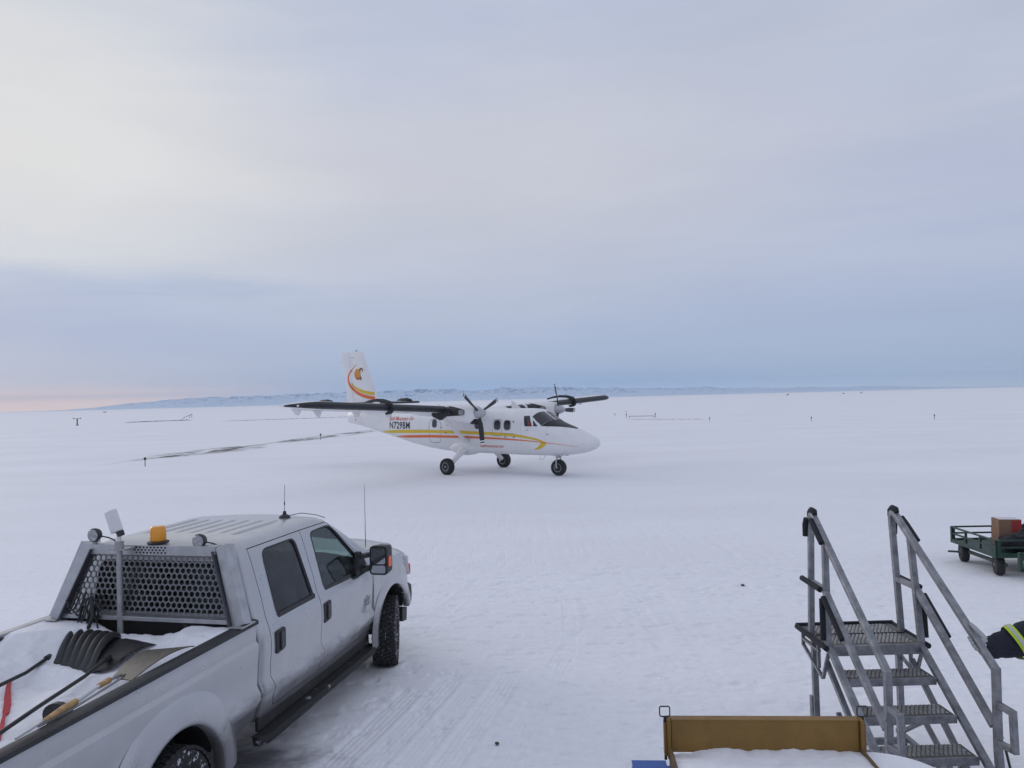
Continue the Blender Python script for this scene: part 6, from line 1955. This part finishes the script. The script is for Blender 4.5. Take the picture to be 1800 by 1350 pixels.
def berm(name, lab, cat, a, b_, w, h, seed, mat=M_gravel):
    a, b_ = Vector(a), Vector(b_)
    d_ = (b_ - a).normalized()
    nrm = Vector((-d_.y, d_.x, 0))
    rings = []
    n = 60
    for k in range(n + 1):
        t = k / n
        p = a.lerp(b_, t) + nrm * (noise.noise(Vector((t * 6, seed, 0))) * w)
        e = min(1, t * 8, (1 - t) * 8) * (0.6 + 0.6 * abs(noise.noise(Vector((t * 14, seed, 3)))))
        rings.append([p + nrm * w * e + Vector((0, 0, -0.03)), p + nrm * w * 0.4 * e + Vector((0, 0, h * e)), p - nrm * w * 0.4 * e + Vector((0, 0, h * e)), p - nrm * w * e + Vector((0, 0, -0.03))])
    o = MB().loft(rings).build(name, mat, None, 30)
    o['kind'] = 'structure'
    return o
berm('gravel_bank', '', '', (-87.5, 172, 0), (-77.0, 185, 0), 0.6, 0.22, 1.0)
berm('gravel_bank', '', '', (-62.0, 160, 0), (-32.0, 178, 0), 0.45, 0.10, 2.0)
rl = thing('low_barrier', 'low dark rail between two short markers on the snow right of the aircraft', 'barrier', (16.6, 109.5, 0), math.atan2(-1.6, 3.4))
MB().bar((0, 0, 0.28), (3.7, 0, 0.28), 0.05, 0.06).build('rail', M_post, rl, 0)
MB().bar((0.05, 0, -0.05), (0.05, 0, 0.30), 0.05, 0.05, (0, 1, 0)).build('post', M_post, rl, 0)
MB().bar((3.65, 0, -0.05), (3.65, 0, 0.30), 0.05, 0.05, (0, 1, 0)).build('post', M_post, rl, 0)
berm('gravel_bank', '', '', (15.2, 104, 0), (24.5, 96, 0), 0.35, 0.05, 4.0)
tm = thing('t_shaped_marker', 'dark T-shaped marker with cross bar standing on the snow at far left', 'marker', (-88.2, 155, 0), 0)
MB().bar((0, 0, -0.1), (0, 0, 1.35), 0.16, 0.16, (0, 1, 0)).build('post', M_post, tm, 0)
MB().bar((-0.8, 0, 1.38), (0.8, 0, 1.38), 0.10, 0.08).build('cross_bar', M_post, tm, 0)
MB().box((-0.75, 0, 1.46), (0.12, 0.10, 0.22)).build('lamp', M_post, tm, 0)
MB().box((0.75, 0, 1.46), (0.12, 0.10, 0.22)).build('lamp', M_post, tm, 0)
MB().box((0, 0, 0.05), (0.4, 0.3, 0.2)).build('footing', M_post, tm, 0)
sp = thing('slanted_board', 'small slanted board on two legs far out on the snow left of the tail', 'board', (-93.0, 219, 0), R(20))
MB().bar((-1.3, 0, 0.05), (1.2, 0, 1.15), 0.5, 0.12).build('board', M_post, sp, 0)
MB().bar((0.5, 0, -0.1), (0.5, 0, 0.85), 0.09, 0.09, (0, 1, 0)).build('leg', M_post, sp, 0)
MB().bar((1.1, 0, -0.1), (1.1, 0, 1.1), 0.09, 0.09, (0, 1, 0)).build('leg', M_post, sp, 0)
for x, y, w, h, lab in ((295, 820, 2.2, 0.5, 'tiny dark far-off hut, the darkest speck on the right part of the horizon'), (372, 860, 2.0, 0.3, 'tiny pale far-off hut left of its twin on the right horizon'), (392, 860, 2.0, 0.3, 'tiny pale far-off hut right of its twin on the right horizon'), (-405, 760, 2.4, 0.3, 'tiny far-off hut on the horizon at far left')):
    hh = thing('distant_hut', lab, 'hut', (x, y, 0), 0, 'far huts on the horizon')
    MB().box((0, 0, h / 2), (w, 2.5, h)).build('wall', M_post, hh, 0)
    MB().prism([(-w / 2 - 0.1, h), (w / 2 + 0.1, h), (0, h + 0.4)], -1.4, 1.4, 'Y').build('roof', M_post, hh, 0)
# loose crumbs lying on the packed snow
for x, y, s_, lab in ((-0.22, 7.05, 0.022, 'dark stone chip on the tyre tracks right of the truck'), (0.63, 6.35, 0.035, 'dark ice lump on the snow left of the ochre board'), (3.7, 12.6, 0.03, 'tiny dark crumb on the snow in the middle distance')):
    b_ = bmesh.new()
    bmesh.ops.create_icosphere(b_, subdivisions=2, radius=s_)
    for v in b_.verts:
        v.co *= 1 + 0.35 * noise.noise(v.co * 40)
        v.co.z *= 0.5
    me = bpy.data.meshes.new('stone')
    b_.to_mesh(me)
    b_.free()
    o = mkobj('stone', me, M_post, None, 60)
    o.location = (x, y, 0.012)
    tag(o, lab, 'stone')

# ------------------------------------------------------------------ HAZE
def make_haze():
    mt = bpy.data.materials.new('haze')
    mt.use_nodes = True
    N = NT(mt.node_tree)
    out = N.n('ShaderNodeOutputMaterial')
    v = N.n('ShaderNodeVolumePrincipled')
    v.inputs['Color'].default_value = (0.70, 0.85, 1.0, 1)
    v.inputs['Density'].default_value = 0.6e-4
    v.inputs['Anisotropy'].default_value = 0.2
    N.put(out.inputs['Volume'], v.outputs[0])
    o = MB().box((0, 0, 99.5), (21000, 21000, 205)).build('haze', mt, None, 0)
    o['kind'] = 'stuff'
    o['label'] = 'thin pale winter haze over the snow field'
    o['category'] = 'haze'
make_haze()
#@@END
